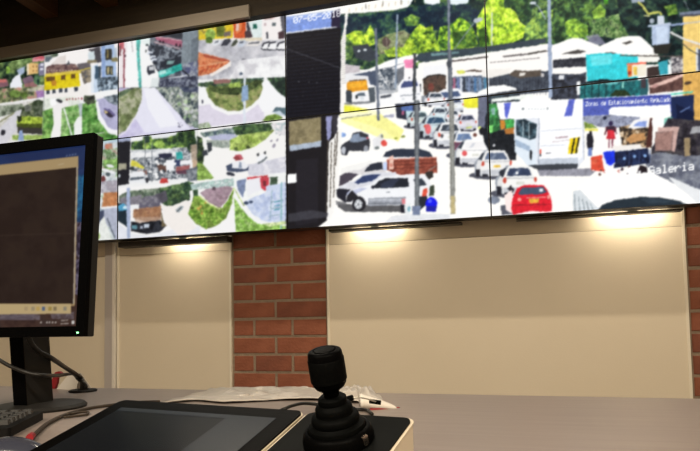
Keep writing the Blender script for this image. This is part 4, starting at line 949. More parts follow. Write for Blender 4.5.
MT = dict(
    brick=mat('brick_clay', (.21, .064, .032), .85, noise=(9, (.29, .098, .052), (1, 1, 1)), bump=(60, .35)),
    brick_dark=mat('brick_clay_dark', (.155, .048, .028), .85, noise=(9, (.24, .078, .042), (1, 1, 1)), bump=(60, .35)),
    mortar=mat('mortar', (.25, .19, .135), .95, noise=(25, (.30, .23, .165), (1, 1, 1)), bump=(90, .5)),
    cream=mat('cream_board', (.66, .58, .45), .55, noise=(1.6, (.69, .61, .48), (1, 1, 1)), bump=(140, .05)),
    cream_edge=mat('cream_edge', (.76, .70, .58), .45),
    trunking=mat('grey_trunking', (.46, .42, .40), .4),
    conduit=mat('white_conduit', (.70, .66, .60), .35),
    beam=mat('dark_stained_wood', (.013, .009, .005), .7, spec=.2, noise=(5, (.02, .014, .007), (.6, 6, 6)), bump=(40, .15)),
    ceiling=mat('dark_wood_boards', (.02, .012, .006), .7, noise=(4, (.03, .018, .009), (.6, 7, 7))),
    rafter=mat('rafter_wood', (.045, .018, .006), .6, spec=.2, noise=(5, (.065, .028, .01), (6, .6, 6))),
    paleboard=mat('pale_board', (.125, .105, .08), .6, noise=(6, (.15, .125, .095), (.4, 5, 5))),
    plaster=mat('room_plaster', (.50, .43, .34), .85, bump=(60, .1)),
    floor=mat('floor_tile', (.22, .18, .15), .45, noise=(4, (.27, .22, .18), (1, 1, 1))),
    desk=mat('desk_laminate', (.235, .188, .166), .40, spec=.75, noise=(7, (.195, .155, .137), (.5, 14, 14))),
    desk_edge=mat('desk_edge_band', (.20, .15, .12), .45),
    deskleg=mat('desk_grey_metal', (.18, .18, .18), .45, metal=.4),
    bezel=mat('display_bezel', (.006, .006, .006), .4, spec=.2),
    steel=mat('black_steel', (.022, .018, .015), .5, metal=.3),
    led=mat('warm_led', (.9, .8, .6), .5, emit=((1, .86, .64), 55.0)),
    ledbody=mat('aluminium_channel', (.55, .52, .46), .35, metal=.7),
    tube=mat('warm_ceiling_tube', (.9, .85, .75), .5, emit=((1, .82, .58), 6.0)),
    lampbody=mat('lamp_enamel', (.6, .58, .54), .4),
    black=mat('black_plastic', (.0012, .0012, .0013), .42, spec=.02, bump=(300, .05)),
    blackmatt=mat('matt_black_plastic', (.005, .0047, .0047), .6, spec=.12, bump=(400, .08)),
    greyplastic=mat('dark_grey_plastic', (.014, .013, .012), .5, spec=.15),
    rubber=mat('black_rubber', (.0015, .0017, .0017), .55, spec=.03, bump=(200, .08)),
    glass=mat('tablet_glass', (.012, .013, .016), .08, spec=.6),
    tabletscreen=mat('tablet_screen', (.003, .0033, .004), .25, spec=.04, noise=(9, (.004, .005, .006), (1, 1, 1)), emit=((.25, .3, .36), .013)),
    tabletbar=mat('tablet_screen_bar', (.005, .006, .007), .25, spec=.05, emit=((.5, .58, .66), .036)),
    beige=mat('beige_plastic', (.60, .52, .40), .45),
    gunmetal=mat('controller_grey', (.0035, .004, .004), .5, spec=.03),
    chrome=mat('chrome', (.75, .66, .60), .16, metal=1.0),
    cable=mat('black_cable', (.008, .007, .006), .45, spec=.3),
    browncable=mat('brown_cable', (.035, .024, .015), .5, spec=.25),
    red=mat('red_plastic', (.25, .012, .018), .5, spec=.3),
    paper=mat('white_paper', (.72, .68, .62), .8),
    bag=mat('crumpled_plastic', (.38, .345, .31), .35, noise=(14, (.45, .41, .37), (1, 1, 1)), bump=(45, .35)),
    silver=mat('silver_foil', (.8, .8, .85), .2, metal=.9),
    led_green=mat('green_indicator', (.1, .8, .2), .4, emit=((.35, 1, .45), 3.0)),
    mouse=mat('glossy_mouse', (.035, .038, .055), .18, spec=.7),
    keycap=mat('keycap', (.03, .03, .031), .5),
    bluetip=mat('blue_plastic', (.25, .3, .5), .4),
)
MT['wall_screen'] = screen_mat('video_wall_picture', 1.06)
MT['desk_screen'] = screen_mat('desk_monitor_picture', .72)


# ------------------------------------------------------------------ builders
def link(name, me, m=None, parent=None):
    o = bpy.data.objects.new(name, me); COL.objects.link(o)
    if m is not None and me is not None:
        me.materials.append(m)
    if parent is not None:
        o.parent = parent
    return o


def mesh(name, bm, m, parent=None, smooth=False, bevel=0.0, mw=None):
    if bevel:
        bmesh.ops.bevel(bm, geom=[e for e in bm.edges if e.calc_face_angle(0) > .5], offset=bevel, segments=2, affect='EDGES', profile=.6)
    bmesh.ops.recalc_face_normals(bm, faces=bm.faces[:])
    me = bpy.data.meshes.new(name); bm.to_mesh(me); bm.free()
    if smooth:
        for p in me.polygons:
            p.use_smooth = True
    o = link(name, me, m, parent)
    if mw is not None:
        o.matrix_local = mw
    return o


def box_bm(x0, y0, z0, x1, y1, z1, bm=None):
    bm = bm or bmesh.new()
    v = [bm.verts.new(p) for p in ((x0, y0, z0), (x1, y0, z0), (x1, y1, z0), (x0, y1, z0), (x0, y0, z1), (x1, y0, z1), (x1, y1, z1), (x0, y1, z1))]
    for f in ((0, 3, 2, 1), (4, 5, 6, 7), (0, 1, 5, 4), (1, 2, 6, 5), (2, 3, 7, 6), (3, 0, 4, 7)):
        bm.faces.new([v[i] for i in f])
    return bm


def rbox_bm(x0, y0, x1, y1, z0, z1, r, seg=5):
    """slab with rounded corners in plan"""
    bm = bmesh.new(); pts = []
    for cx, cy, a0 in ((x1 - r, y1 - r, 0), (x0 + r, y1 - r, 90), (x0 + r, y0 + r, 180), (x1 - r, y0 + r, 270)):
        for k in range(seg + 1):
            a = math.radians(a0 + 90 * k / seg); pts.append((cx + r * math.cos(a), cy + r * math.sin(a)))
    lo = [bm.verts.new((x, y, z0)) for x, y in pts]; hi = [bm.verts.new((x, y, z1)) for x, y in pts]
    bm.faces.new(lo[::-1]); bm.faces.new(hi)
    n = len(pts)
    for k in range(n):
        bm.faces.new((lo[k], lo[(k + 1) % n], hi[(k + 1) % n], hi[k]))
    return bm


def lathe_bm(prof, seg=48):
    bm = bmesh.new(); rings = []
    for r, z in prof:
        if r < 1e-6:
            rings.append([bm.verts.new((0, 0, z))])
        else:
            rings.append([bm.verts.new((r * math.cos(2 * math.pi * k / seg), r * math.sin(2 * math.pi * k / seg), z)) for k in range(seg)])
    for a, b in zip(rings, rings[1:]):
        for k in range(seg):
            k2 = (k + 1) % seg
            if len(a) == 1 and len(b) == 1:
                continue
            if len(a) == 1:
                bm.faces.new((a[0], b[k], b[k2]))
            elif len(b) == 1:
                bm.faces.new((a[k], a[k2], b[0]))
            else:
                bm.faces.new((a[k], a[k2], b[k2], b[k]))
    return bm


def tube_bm(pts, r, seg=10, sub=6):
    P = [Vector(p) for p in pts]
    if len(P) > 2 and sub > 1:
        Q = [P[0] * 2 - P[1]] + P + [P[-1] * 2 - P[-2]]; out = []
        for i in range(1, len(Q) - 2):
            for k in range(sub):
                t = k / sub
                out.append(.5 * ((2 * Q[i]) + (Q[i + 1] - Q[i - 1]) * t + (2 * Q[i - 1] - 5 * Q[i] + 4 * Q[i + 1] - Q[i + 2]) * t * t
                                 + (3 * Q[i] - Q[i - 1] - 3 * Q[i + 1] + Q[i + 2]) * t ** 3))
        P = out + [P[-1]]
    bm = bmesh.new(); rings = []; nrm = None
    for i, p in enumerate(P):
        d = (P[min(i + 1, len(P) - 1)] - P[max(i - 1, 0)]).normalized()
        if nrm is None:
            nrm = d.orthogonal().normalized()
        nrm = (nrm - d * nrm.dot(d)).normalized(); b = d.cross(nrm)
        rr = r[min(int(i / len(P) * len(r)), len(r) - 1)] if isinstance(r, (list, tuple)) else r
        rings.append([bm.verts.new(p + (nrm * math.cos(2 * math.pi * k / seg) + b * math.sin(2 * math.pi * k / seg)) * rr) for k in range(seg)])
    for a, b in zip(rings, rings[1:]):
        for k in range(seg):
            bm.faces.new((a[k], a[(k + 1) % seg], b[(k + 1) % seg], b[k]))
    bm.faces.new(rings[0][::-1]); bm.faces.new(rings[-1])
    return bm


def thing(name, label, cat, loc=(0, 0, 0), group=None, mw=None, kind=None):
    o = link(name, None)
    if mw is not None:
        o.matrix_world = mw
    else:
        o.location = loc
    if kind:
        o['kind'] = kind
    else:
        tag(o, label, cat, group)
    return o


def tag(o, label, cat, group=None):
    o['label'] = label; o['category'] = cat
    if group:
        o['group'] = group
    return o


def struct(o):
    o['kind'] = 'structure'
    return o


def frame(origin, xd, zd):
    xd = Vector(xd).normalized(); zd = Vector(zd); zd = (zd - xd * zd.dot(xd)).normalized(); yd = zd.cross(xd)
    m = Matrix((xd, yd, zd)).transposed().to_4x4(); m.translation = origin
    return m


def picture(name, canvas, o00, du, dv, nu, nv, m, parent, origin=Vector((0, 0, 0))):
    """a flat display face carrying the picture as point colours; o00 is the bottom-left corner in the world"""
    U, V = np.meshgrid(np.linspace(0, 1, nu + 1), np.linspace(0, 1, nv + 1))
    U = U.ravel(); V = V.ravel()
    W_ = np.array(o00)[None] + U[:, None] * np.array(du)[None] + V[:, None] * np.array(dv)[None]
    px, py = project(W_)
    col = canvas.sample(px, py)
    loc = W_ - np.array(origin)[None]
    i = (np.arange(nv)[:, None] * (nu + 1) + np.arange(nu)[None]).ravel()
    faces = np.stack([i, i + 1, i + nu + 2, i + nu + 1], 1)
    me = bpy.data.meshes.new(name)
    me.vertices.add(len(loc)); me.vertices.foreach_set('co', loc.astype(np.float32).ravel())
    me.loops.add(faces.size); me.loops.foreach_set('vertex_index', faces.astype(np.int32).ravel())
    me.polygons.add(len(faces)); me.polygons.foreach_set('loop_start', (np.arange(len(faces)) * 4).astype(np.int32))
    me.update(calc_edges=True)
    at = me.attributes.new('picture', 'FLOAT_COLOR', 'POINT')
    at.data.foreach_set('color', np.concatenate([col, np.ones((len(col), 1))], 1).astype(np.float32).ravel())
    return link(name, me, m, parent)


# ================================================================== the room
WALL_Y, PANEL_Y, BRICK_Y = 0.22, 0.195, 0.20
TABLE_Z = CAM.z - 0.165
XL, XR, YB, CEIL = -2.6, 4.3, -5.2, 2.93
struct(mesh('floor', box_bm(XL, YB, -.1, XR, WALL_Y + .1, 0), MT['floor']))
struct(mesh('wall_left', box_bm(XL - .1, YB, 0, XL, WALL_Y + .1, CEIL), MT['plaster']))
struct(mesh('wall_right', box_bm(XR, YB, 0, XR + .1, WALL_Y + .1, CEIL), MT['plaster']))
struct(mesh('wall_rear', box_bm(XL - .1, YB - .1, 0, XR + .1, YB, CEIL), MT['plaster']))
ceil = struct(thing('ceiling', None, None, (0, 0, 0), kind='structure'))
mesh('board', box_bm(XL, YB, CEIL, XR, WALL_Y + .1, CEIL + .08), MT['ceiling'], ceil)

# ---- wall behind the displays: brick piers between cream boards
xa = on_y(232.5, 310, BRICK_Y).x; xb = on_y(327, 290, BRICK_Y).x; xc = on_y(689, 310, BRICK_Y).x
wall = thing('wall_back', None, None, kind='structure')
mesh('masonry', box_bm(XL, BRICK_Y + .005, 0, XR, WALL_Y + .1, CEIL), MT['mortar'], wall)
zj = on_y(280, 247.3, BRICK_Y).z; course = (on_y(280, 247.3, BRICK_Y).z - on_y(280, 372.5, BRICK_Y).z) / 7.0
rb = random.Random(3)
JT = .015
bcache = {}


def brick_mesh(w_, variant):
    key = (round(w_, 3), variant)
    if key not in bcache:
        r2 = random.Random(hash(key) & 0xffff)
        bm = box_bm(0, 0, 0, w_, WALL_Y - BRICK_Y, course - JT)
        for v in bm.verts:
            v.co.x += r2.uniform(-.0015, .0015); v.co.z += r2.uniform(-.0015, .0015)
            if v.co.y < .001:
                v.co.y += r2.uniform(-.001, .002)
        bmesh.ops.bevel(bm, geom=[e for e in bm.edges if all(v.co.y < .01 for v in e.verts)], offset=.003, segments=1, affect='EDGES')
        bmesh.ops.recalc_face_normals(bm, faces=bm.faces[:])
        me = bpy.data.meshes.new('brick'); bm.to_mesh(me); bm.free()
        me.materials.append(MT['brick'] if variant != 1 else MT['brick_dark'])
        bcache[key] = me
    return bcache[key]


def pier(x0, x1, flip, ztop):
    L_ = .226
    for row in range(-16, 18):
        z = zj + row * course + JT / 2
        if z < .01 or z > ztop:
            continue
        odd = (row + flip) % 2
        cuts = [x0]
        first = (x1 - x0) * .465 if not odd else (x1 - x0) * .235
        x = x0 + first
        while x < x1 - .03:
            cuts.append(x); x += L_ if odd else (x1 - x0) * .535
        cuts.append(x1)
        for a_, b_ in zip(cuts, cuts[1:]):
            o = link('brick', brick_mesh(b_ - a_ - JT, rb.choice((0, 0, 1, 2, 3))), None, wall)
            o.location = (a_ + JT / 2, BRICK_Y + rb.uniform(-.0015, .0015), z)


pier(xa, xb, 0, DZ - .55)
pier(xc, xc + (xb - xa), 1, 2.42)


def cream(x0, x1, ztop=2.2):
    """a cream board with a slightly raised band along the top and a pale edge strip on each side"""
    o = mesh('panel', box_bm(x0, PANEL_Y, .01, x1, WALL_Y, zband), MT['cream'], wall, bevel=.002)
    mesh('panel', box_bm(x0, PANEL_Y + .003, zband + .003, x1, WALL_Y, ztop), MT['cream'], wall, bevel=.002)
    for a_, b_ in ((x0, x0 + .012), (x1 - .012, x1)):
        mesh('edge_strip', box_bm(a_, PANEL_Y - .005, .01, b_, PANEL_Y, ztop), MT['cream_edge'], wall)


zband = on_y(500, 236, PANEL_Y).z
xm = on_y(117, 300, PANEL_Y).x
cream(xb + .003, xc - .003); cream(xm + .004, xa - .003); cream(XL + .002, xm - .004); cream(xc + (xb - xa) + .003, XR - .002, 2.5)
mesh('trunking', box_bm(xm - .075, PANEL_Y - .014, .3, xm - .018, PANEL_Y - .001, 1.42), MT['trunking'], wall, bevel=.002)
mesh('trunking_edge', box_bm(xm - .018, PANEL_Y - .022, .3, xm - .002, PANEL_Y - .001, 1.42), MT['conduit'], wall, bevel=.003)

# ---- dark beam over the displays, its pale board, rafters
BEAM_Y = -.05
zl = on_y(150, 33.2, BEAM_Y).z
beam = thing('trim_1', None, None, kind='structure')
mesh('beam', box_bm(XL, BEAM_Y + .002, zl, XR, WALL_Y + .02, CEIL), MT['beam'], beam, bevel=.004)
p0 = on_y(-60, 60, BEAM_Y - .02); p1 = on_y(248.5, 12, BEAM_Y - .02)
zt = on_y(150, 21.5, BEAM_Y - .02).z; zb_ = on_y(150, 33.2, BEAM_Y - .02).z
mesh('pale_board', box_bm(XL, BEAM_Y - .02, zb_, p1.x, BEAM_Y, zt), MT['paleboard'], beam, bevel=.002)
for px in (-62, -2, 58, 118, 178, 238, 300, 364):
    q = on_y(px, 14, BEAM_Y)
    mesh('rafter', box_bm(q.x - .09, -3.6, 2.71, q.x, BEAM_Y, CEIL), MT['rafter'], ceil, bevel=.004)

# ================================================================== video wall
PW, PH = 1.022, 0.576
canvas = Canvas(-80, -70, 770, 262, 3)
paint_wall(canvas)
canvas.warp(.34, 2.2, 31)
canvas.texture(.40, .16, 32)
canvas.mute(286.3, .82, .945)
canvas.blur(.45)
paint_lettering(canvas)
canvas.blur(.48)
LABELS = {
    (-1, 1): 'top-left video wall display showing a yellow house above a grass roundabout',
    (-1, 0): 'video wall display mostly hidden behind the desk monitor',
    (0, 1): 'video wall display showing a parking lot and grassy road junctions, above the mini market feed',
    (0, 0): 'video wall display with four street feeds, directly above left cream board and brick pier edge',
    (1, 1): 'video wall display showing the date, dark shed roof and wooded hill',
    (1, 0): 'video wall display showing parked silver car and stake truck below dark shed',
    (2, 1): 'video wall display showing turquoise stall, transformer and yellow house',
    (2, 0): 'video wall display showing white bus and red car with Galeria caption'}
for (k, j), lab in LABELS.items():
    x0, z0 = k * PW, DZ + (j - 1) * PH
    t = thing('video_wall_display', lab, 'display', (x0 + PW / 2, .10, z0), 'displays of the video wall')
    g = .0030
    base = Vector(t.location)
    mesh('housing', box_bm(-PW / 2 + .002, -.085, .002, PW / 2 - .002, -.005, PH - .002), MT['bezel'], t, bevel=.003)
    bz = bmesh.new()
    for a in ((-PW / 2 + .0008, .0008, -PW / 2 + g, PH - .0008), (PW / 2 - g, .0008, PW / 2 - .0008, PH - .0008), (-PW / 2 + g, .0008, PW / 2 - g, g), (-PW / 2 + g, PH - g, PW / 2 - g, PH - .0008)):
        box_bm(a[0], -.1015, a[1], a[2], -.085, a[3], bz)
    mesh('bezel', bz, MT['bezel'], t)
    picture('screen', canvas, (x0 + g, 0, z0 + g), (PW - 2 * g, 0, 0), (0, 0, PH - 2 * g), 270, 152, MT['wall_screen'], t, base)
    # wall bracket
    mesh('bracket', box_bm(-.2, -.006, .2, .2, .086, .4), MT['steel'], t)

# ---- light bars under the displays, black rails with warm LED strips washing the boards
def light_bar(pxa, pxb, label, led0, led1, row, th=.008):
    a = on_y(pxa, row, .09); b = on_y(pxb, row, .09)
    z = DZ - PH - .012
    t = thing('light_bar', label, 'light bar', ((a.x + b.x) / 2, .095, z), 'light bars under the video wall')
    h = (b.x - a.x) / 2; cx = (a.x + b.x) / 2
    mesh('rail', box_bm(-h, -.03, .008 - 2 * th, h, .03, .008), MT['steel'], t, bevel=.002)
    l0 = on_y(led0, row, .12).x - cx; l1 = on_y(led1, row, .12).x - cx
    mesh('arm', box_bm((l0 + l1) / 2 - .02, .02, .004, (l0 + l1) / 2 + .02, .034, .066), MT['steel'], t)
    mesh('channel', box_bm(l0 - .01, .03, .052, l1 + .01, .062, .066), MT['ledbody'], t)
    mesh('led_strip', box_bm(l0, .034, .046, l1, .058, .0518), MT['led'], t)


light_bar(121, 229, 'black light bar with LED strip above the left cream board', 165, 200, 240, .015)
light_bar(330, 462, 'black light bar glowing above the wide cream board near brick pier', 350, 400, 228, .005)
light_bar(516, 682, 'black light bar glowing below the red car picture', 598, 668, 212, .004)

# ================================================================== ceiling lamps (out of view)
def ceiling_lamp(x, y, ln, watts, label):
    t = thing('ceiling_lamp', label, 'lamp', (x, y, CEIL - .20), 'tube lamps under the ceiling')
    mesh('body', box_bm(-ln / 2, -.05, .02, ln / 2, .05, .06), MT['lampbody'], t, bevel=.004)
    mesh('tube', tube_bm([(-ln / 2 + .03, 0, 0), (ln / 2 - .03, 0, 0)], .014, 10, 1), MT['tube'], t, smooth=True)
    for s in (-1, 1):
        mesh('end_cap', box_bm(s * ln / 2 - .03 if s > 0 else -ln / 2, -.02, -.018, ln / 2 if s > 0 else -ln / 2 + .03, .02, .02), MT['lampbody'], t)
        mesh('rod', tube_bm([(s * ln * .4, 0, .06), (s * ln * .4, 0, .20)], .006, 8, 1), MT['lampbody'], t)
    ld = bpy.data.lights.new('tube_light', 'AREA'); ld.shape = 'RECTANGLE'; ld.size = ln - .06; ld.size_y = .03
    ld.energy = watts; ld.color = (1, .87, .68)
    lo = bpy.data.objects.new('tube_light', ld); COL.objects.link(lo); lo.parent = t; lo.location = (0, 0, -.02)


ceiling_lamp(.75, -.55, 1.2, 17, 'tube lamp close to the video wall, left')
ceiling_lamp(2.35, -.55, 1.2, 17, 'tube lamp close to the video wall, right')
ceiling_lamp(.9, -3.9, 1.2, 98, 'tube lamp at the rear of the room, left')
ceiling_lamp(3.0, -3.9, 1.2, 98, 'tube lamp at the rear of the room, right')

# ================================================================== desk
ea = on_z(60, 387.2, TABLE_Z); eb = on_z(640, 397.6, TABLE_Z)
ed = (eb - ea).normalized(); en = Vector((ed.y, -ed.x, 0))       # towards the camera
if en.dot(CAM - ea) < 0:
    en = -en
DM = frame(Vector((ea.x, ea.y, 0)), ed, (0, 0, 1))              # local +x right along the far edge, -y towards the viewer
depth = (CAM - ea).dot(en) - .32
desk = thing('desk', 'long brown laminate desk carrying the monitor and the joystick controller', 'desk', mw=DM)
sy = -1.0 if (DM.to_3x3() @ Vector((0, 1, 0))).dot(en) < 0 else 1.0
y0, y1 = (-depth, 0.0) if sy < 0 else (0.0, depth)
mesh('desk_top', box_bm(-1.1, y0, TABLE_Z - .03, 2.5, y1, TABLE_Z), MT['desk'], desk, bevel=.0015)
for x in (-1.05, .65, 2.4):
    mesh('leg_panel', box_bm(x, y0 + .08, 0, x + .04, y1 - .08, TABLE_Z - .03), MT['deskleg'], desk)
mesh('modesty_panel', box_bm(-1.0, y1 - .12, .25, 2.4, y1 - .10, TABLE_Z - .03), MT['desk_edge'], desk)

# ================================================================== desk monitor
dpt = 1.03
MTILT = math.radians(3.6)
c0 = CAM + ray(83.6, 336.2) * dpt
MY = c0.y
tup = Vector((0, math.sin(MTILT), math.cos(MTILT))); tn = Vector((0, -math.cos(MTILT), math.sin(MTILT)))
r_top = on_plane(92.3, 132.6, c0, tn)
MW, MHt = .41, (r_top - c0).dot(tup)
mon = thing('desktop_monitor', 'black desktop monitor showing a dark window, on a square-column stand', 'monitor', (c0.x - MW / 2, MY, TABLE_Z))
mz0 = c0.z - TABLE_Z; hw = MW / 2
SBX, SBT, SBB = .0172, .0205, .0175


def tilt(bm):                          # lean the head back about its lower front edge
    bmesh.ops.rotate(bm, verts=bm.verts[:], cent=(0, 0, mz0), matrix=Matrix.Rotation(-MTILT, 3, 'X'))
    return bm


mesh('case', tilt(box_bm(-hw, .006, mz0, hw, .027, mz0 + MHt)), MT['greyplastic'], mon, bevel=.003)
mesh('back_shell', tilt(box_bm(-hw + .03, .027, mz0 + .03, hw - .03, .050, mz0 + MHt - .03)), MT['blackmatt'], mon, bevel=.008)
bz = bmesh.new()
for a in ((-hw, mz0, -hw + SBX, mz0 + MHt), (hw - SBX, mz0, hw, mz0 + MHt), (-hw + SBX, mz0, hw - SBX, mz0 + SBB), (-hw + SBX, mz0 + MHt - SBT, hw - SBX, mz0 + MHt)):
    box_bm(a[0], 0, a[1], a[2], .010, a[3], bz)
bezel = mesh('bezel', tilt(bz), MT['black'], mon)
cm = Canvas(-400, 60, 110, 350, 3)
paint_monitor(cm)
cm.blur(.5)
mb = Vector(mon.location)
picture('screen', cm, mb + Vector((-hw + SBX, 0, mz0)) + tup * SBB - tn * .004, (MW - 2 * SBX, 0, 0), tup * (MHt - SBB - SBT), 220, 200, MT['desk_screen'], mon, mb)
q = on_plane(77.8, 332.6, c0, tn) - mb
mesh('power_light', box_bm(q.x - .0018, q.y - .0014, q.z - .0012, q.x + .0018, q.y + .001, q.z + .0012), MT['led_green'], bezel)
# stand: a column leaning forward to the head
sa = on_y(5.5, 345, MY + .05).x - mb.x; sb = on_y(18, 345, MY + .05).x - mb.x
bm = box_bm(sa, .050, .012, sb, .118, mz0 + .10)
for v in bm.verts:
    v.co.y += .022 * (1 - (v.co.z - .012) / (mz0 + .088))
col_ = mesh('stand_column', bm, MT['greyplastic'], mon, bevel=.002)
bm = box_bm(sa - .0005, .0492, .012, sb + .0005, .0515, mz0 + .10)
for v in bm.verts:
    v.co.y += .022 * (1 - (v.co.z - .012) / (mz0 + .088))
mesh('front_strip', bm, MT['black'], col_)
mesh('stand_neck', box_bm(sa - .01, .046, mz0 + .06, sb + .01, .075, mz0 + .16), MT['blackmatt'], mon)
bd = lathe_bm([(0, 0), (.084, 0), (.085, .004), (.080, .009), (.03, .013), (0, .013)], 48)
base_o = mesh('stand_base', bd, MT['greyplastic'], mon, smooth=False)
base_o.location = ((sa + sb) / 2 + .005, .118, 0)

# ---- cables behind the monitor, dropping into the desk grommet
gq = on_z(83, 391.5, TABLE_Z)
gr = thing('desk_grommet', 'black oval cable grommet in the desk beside the monitor stand', 'cable grommet', gq)
bm = lathe_bm([(.014, 0), (.032, 0), (.033, .003), (.030, .005), (.014, .005), (.014, 0)], 32)
mesh('flange', bm, MT['blackmatt'], gr)
yb = MY + .16


def by(px, py, y):
    return on_y(px, py, y)


gy = gq.y
c1 = [by(27, 331, MY + .058), by(31, 343, MY + .064), by(39, 351.5, MY + .085), by(52, 358.5, MY + .118), by(66, 368, gy * .55 + (MY + .13) * .45), by(80, 377, gy), gq + Vector((-.003, 0, .022)), gq + Vector((-.003, 0, .002))]
tag(mesh('video_cable', tube_bm(c1, .0050, 10), MT['cable'], smooth=True), 'thick black cable curving from behind the monitor down into the grommet', 'cable')
c2 = [by(-14, 352, MY + .045), by(0, 360.5, MY + .043), by(12, 367, MY + .042), by(30, 373.5, MY + .044), by(46, 375.5, MY + .07), by(60, 375.3, gy * .6 + MY * .4), by(73, 374, gy), by(78, 379, gy), gq + Vector((.007, 0, .016)), gq + Vector((.007, 0, .002))]
tag(mesh('power_cable', tube_bm(c2, .0038, 10), MT['cable'], smooth=True), 'thin black cable passing in front of the monitor stand to the grommet', 'cable')

# ---- red tag and folded white card at the far edge of the desk
rp = on_z(56.5, 388.6, TABLE_Z)
bm = bmesh.new()
prof = [(-.014, .002), (-.016, .012), (-.010, .028), (-.002, .044), (.010, .047), (.018, .042), (.016, .033), (.006, .030), (.004, .016), (-.002, .002)]
lo = [bm.verts.new((x, -.004, z)) for x, z in prof]; hi = [bm.verts.new((x, .004, z)) for x, z in prof]
bm.faces.new(lo); bm.faces.new(hi[::-1])
for k in range(len(prof)):
    k2 = (k + 1) % len(prof); bm.faces.new((lo[k], hi[k], hi[k2], lo[k2]))
for v in bm.verts:
    v.co.z -= .002
ro = tag(mesh('red_tag', bm, MT['red'], bevel=.0015), 'curled red plastic tag standing behind the monitor stand', 'tag')
ro.location = rp
wp = on_z(68, 388.4, TABLE_Z)
bm = bmesh.new()
for s in (-1, 1):
    a = [bm.verts.new((-.028, s * .022, 0)), bm.verts.new((.046, s * .022, 0)), bm.verts.new((.030, s * .002, .040)), bm.verts.new((-.004, s * .002, .040))]
    b = [bm.verts.new(v.co + Vector((0, s * .0015, 0))) for v in a]
    bm.faces.new(a); bm.faces.new(b[::-1])
    for k in range(4):
        bm.faces.new((a[k], a[(k + 1) % 4], b[(k + 1) % 4], b[k]))
wo = tag(mesh('folded_card', bm, MT['paper']), 'small folded white card beside the red tag', 'card')
wo.location = wp + Vector((.012, 0, 0)); wo.rotation_euler = (0, 0, math.radians(-12))

# ================================================================== keyboard and mouse at the left edge
KH = .016
ka = on_z(44, 410, TABLE_Z + KH); kb = on_z(0, 431.5, TABLE_Z + KH)
kd = (ka - kb).normalized()
kx = Vector((kd.y, -kd.x, 0))
if kx.dot(R0) < 0:
    kx = -kx
KM = frame(Vector((ka.x, ka.y, TABLE_Z)), kx, (0, 0, 1))
key_board = thing('keyboard', 'black keyboard lying in front of the monitor stand, cut off by the photo edge', 'keyboard', mw=KM)
mesh('body', rbox_bm(-.44, -.17, 0, 0, 0, KH - .002, .006), MT['blackmatt'], key_board)
kbm = rbox_bm(-.0075, -.0075, .0075, .0075, 0, .007, .002, 2)
for v in kbm.verts:
    if v.co.z > .003:
        v.co.x *= .84; v.co.y *= .84
kme = bpy.data.meshes.new('key'); kbm.to_mesh(kme); kbm.free(); kme.materials.append(MT['keycap'])
for r_ in range(6):
    for c_ in range(21):
        if c_ in (3,) and r_ < 2:
            continue
        o = link('key', kme, None, key_board); o.location = (-.020 - c_ * .0195, -.020 - r_ * .0205 - (.008 if r_ else 0), KH - .002)

mp_ = on_z(14, 449, TABLE_Z + .012)
ms = thing('mouse', 'glossy dark mouse at the lower left corner of the desk', 'mouse', mw=frame(Vector((mp_.x, mp_.y, TABLE_Z)), (R0 * .8 + kd * -.25), (0, 0, 1)))
bm = bmesh.new()
bmesh.ops.create_uvsphere(bm, u_segments=32, v_segments=16, radius=1)
for v in bm.verts:
    x, y, z = v.co
    v.co = Vector((x * .048 * (1 + .06 * x), y * .028 * (1 - .12 * x), (max(z, -.25) + .25) * .021 * (1 - .15 * x)))
sh = mesh('shell', bm, MT['mouse'], ms, smooth=True)
bm = lathe_bm([(1.0, .02), (1.04, .10), (1.03, .22), (.99, .26)], 40)
for v in bm.verts:
    x, y, z = v.co
    v.co = Vector((x * .048 * (1 + .06 * x), y * .028 * (1 - .12 * x), z * .03))
mesh('highlight_band', bm, MT['silver'], ms, smooth=True)  # silver band added for the bright highlight along the mouse edge
rc = on_z(29, 437.5, TABLE_Z)
cbl = [on_z(30, 438.5, TABLE_Z + .004), on_z(36, 433, TABLE_Z + .004), on_z(48, 423, TABLE_Z + .004), on_z(66, 414.5, TABLE_Z + .004), on_z(88, 408.5, TABLE_Z + .004), on_z(112, 405, TABLE_Z + .004), on_z(135, 402.5, TABLE_Z + .004), on_z(160, 401.5, TABLE_Z + .004)]
uc = thing('usb_cable', 'brown cable with a red plug crossing the desk beside the tablet', 'cable', cbl[0])
cb = Vector(cbl[0])
mesh('cord', tube_bm([p - cb for p in cbl], .0032, 10), MT['browncable'], uc, smooth=True)
d_ = (cbl[0] - cbl[1]).normalized()
mesh('plug', tube_bm([d_ * .004 + Vector((0, 0, .0015)), d_ * -.014 + Vector((0, 0, .0015))], .0052, 12, 1), MT['red'], uc)
lp = [on_z(70, 414, TABLE_Z + .003), on_z(80, 412.2, TABLE_Z + .003), on_z(88, 412.0, TABLE_Z + .003), on_z(86, 414.6, TABLE_Z + .003), on_z(76, 416, TABLE_Z + .003), on_z(64, 417.5, TABLE_Z + .003)]
tag(mesh('cable_tie', tube_bm(lp, .0022, 8), MT['browncable'], smooth=True), 'short brown loop of wire lying along the brown cable', 'cable tie')

# ================================================================== touch tablet and joystick controller
ZB = TABLE_Z + .060
TILT = math.radians(17)


def module(pl, pr):
    """frame on a tilted top surface: origin at its back-left corner, +x right, -y towards the user"""
    A = on_z(*pl, ZB); B_ = on_z(*pr, ZB)
    xd = (B_ - A).normalized(); back = Vector((-xd.y, xd.x, 0))
    if back.dot(FW) < 0:
        back = -back
    yd = back * math.cos(TILT) + Vector((0, 0, math.sin(TILT)))
    zd = xd.cross(yd)
    return frame(A, xd, zd), (B_ - A).length


TM, tw = module((122, 399.5), (304.5, 410.5))
TL = .168
tab = thing('touch_tablet', 'black touch tablet with a beige rim tilted up on the desk', 'tablet', mw=TM)


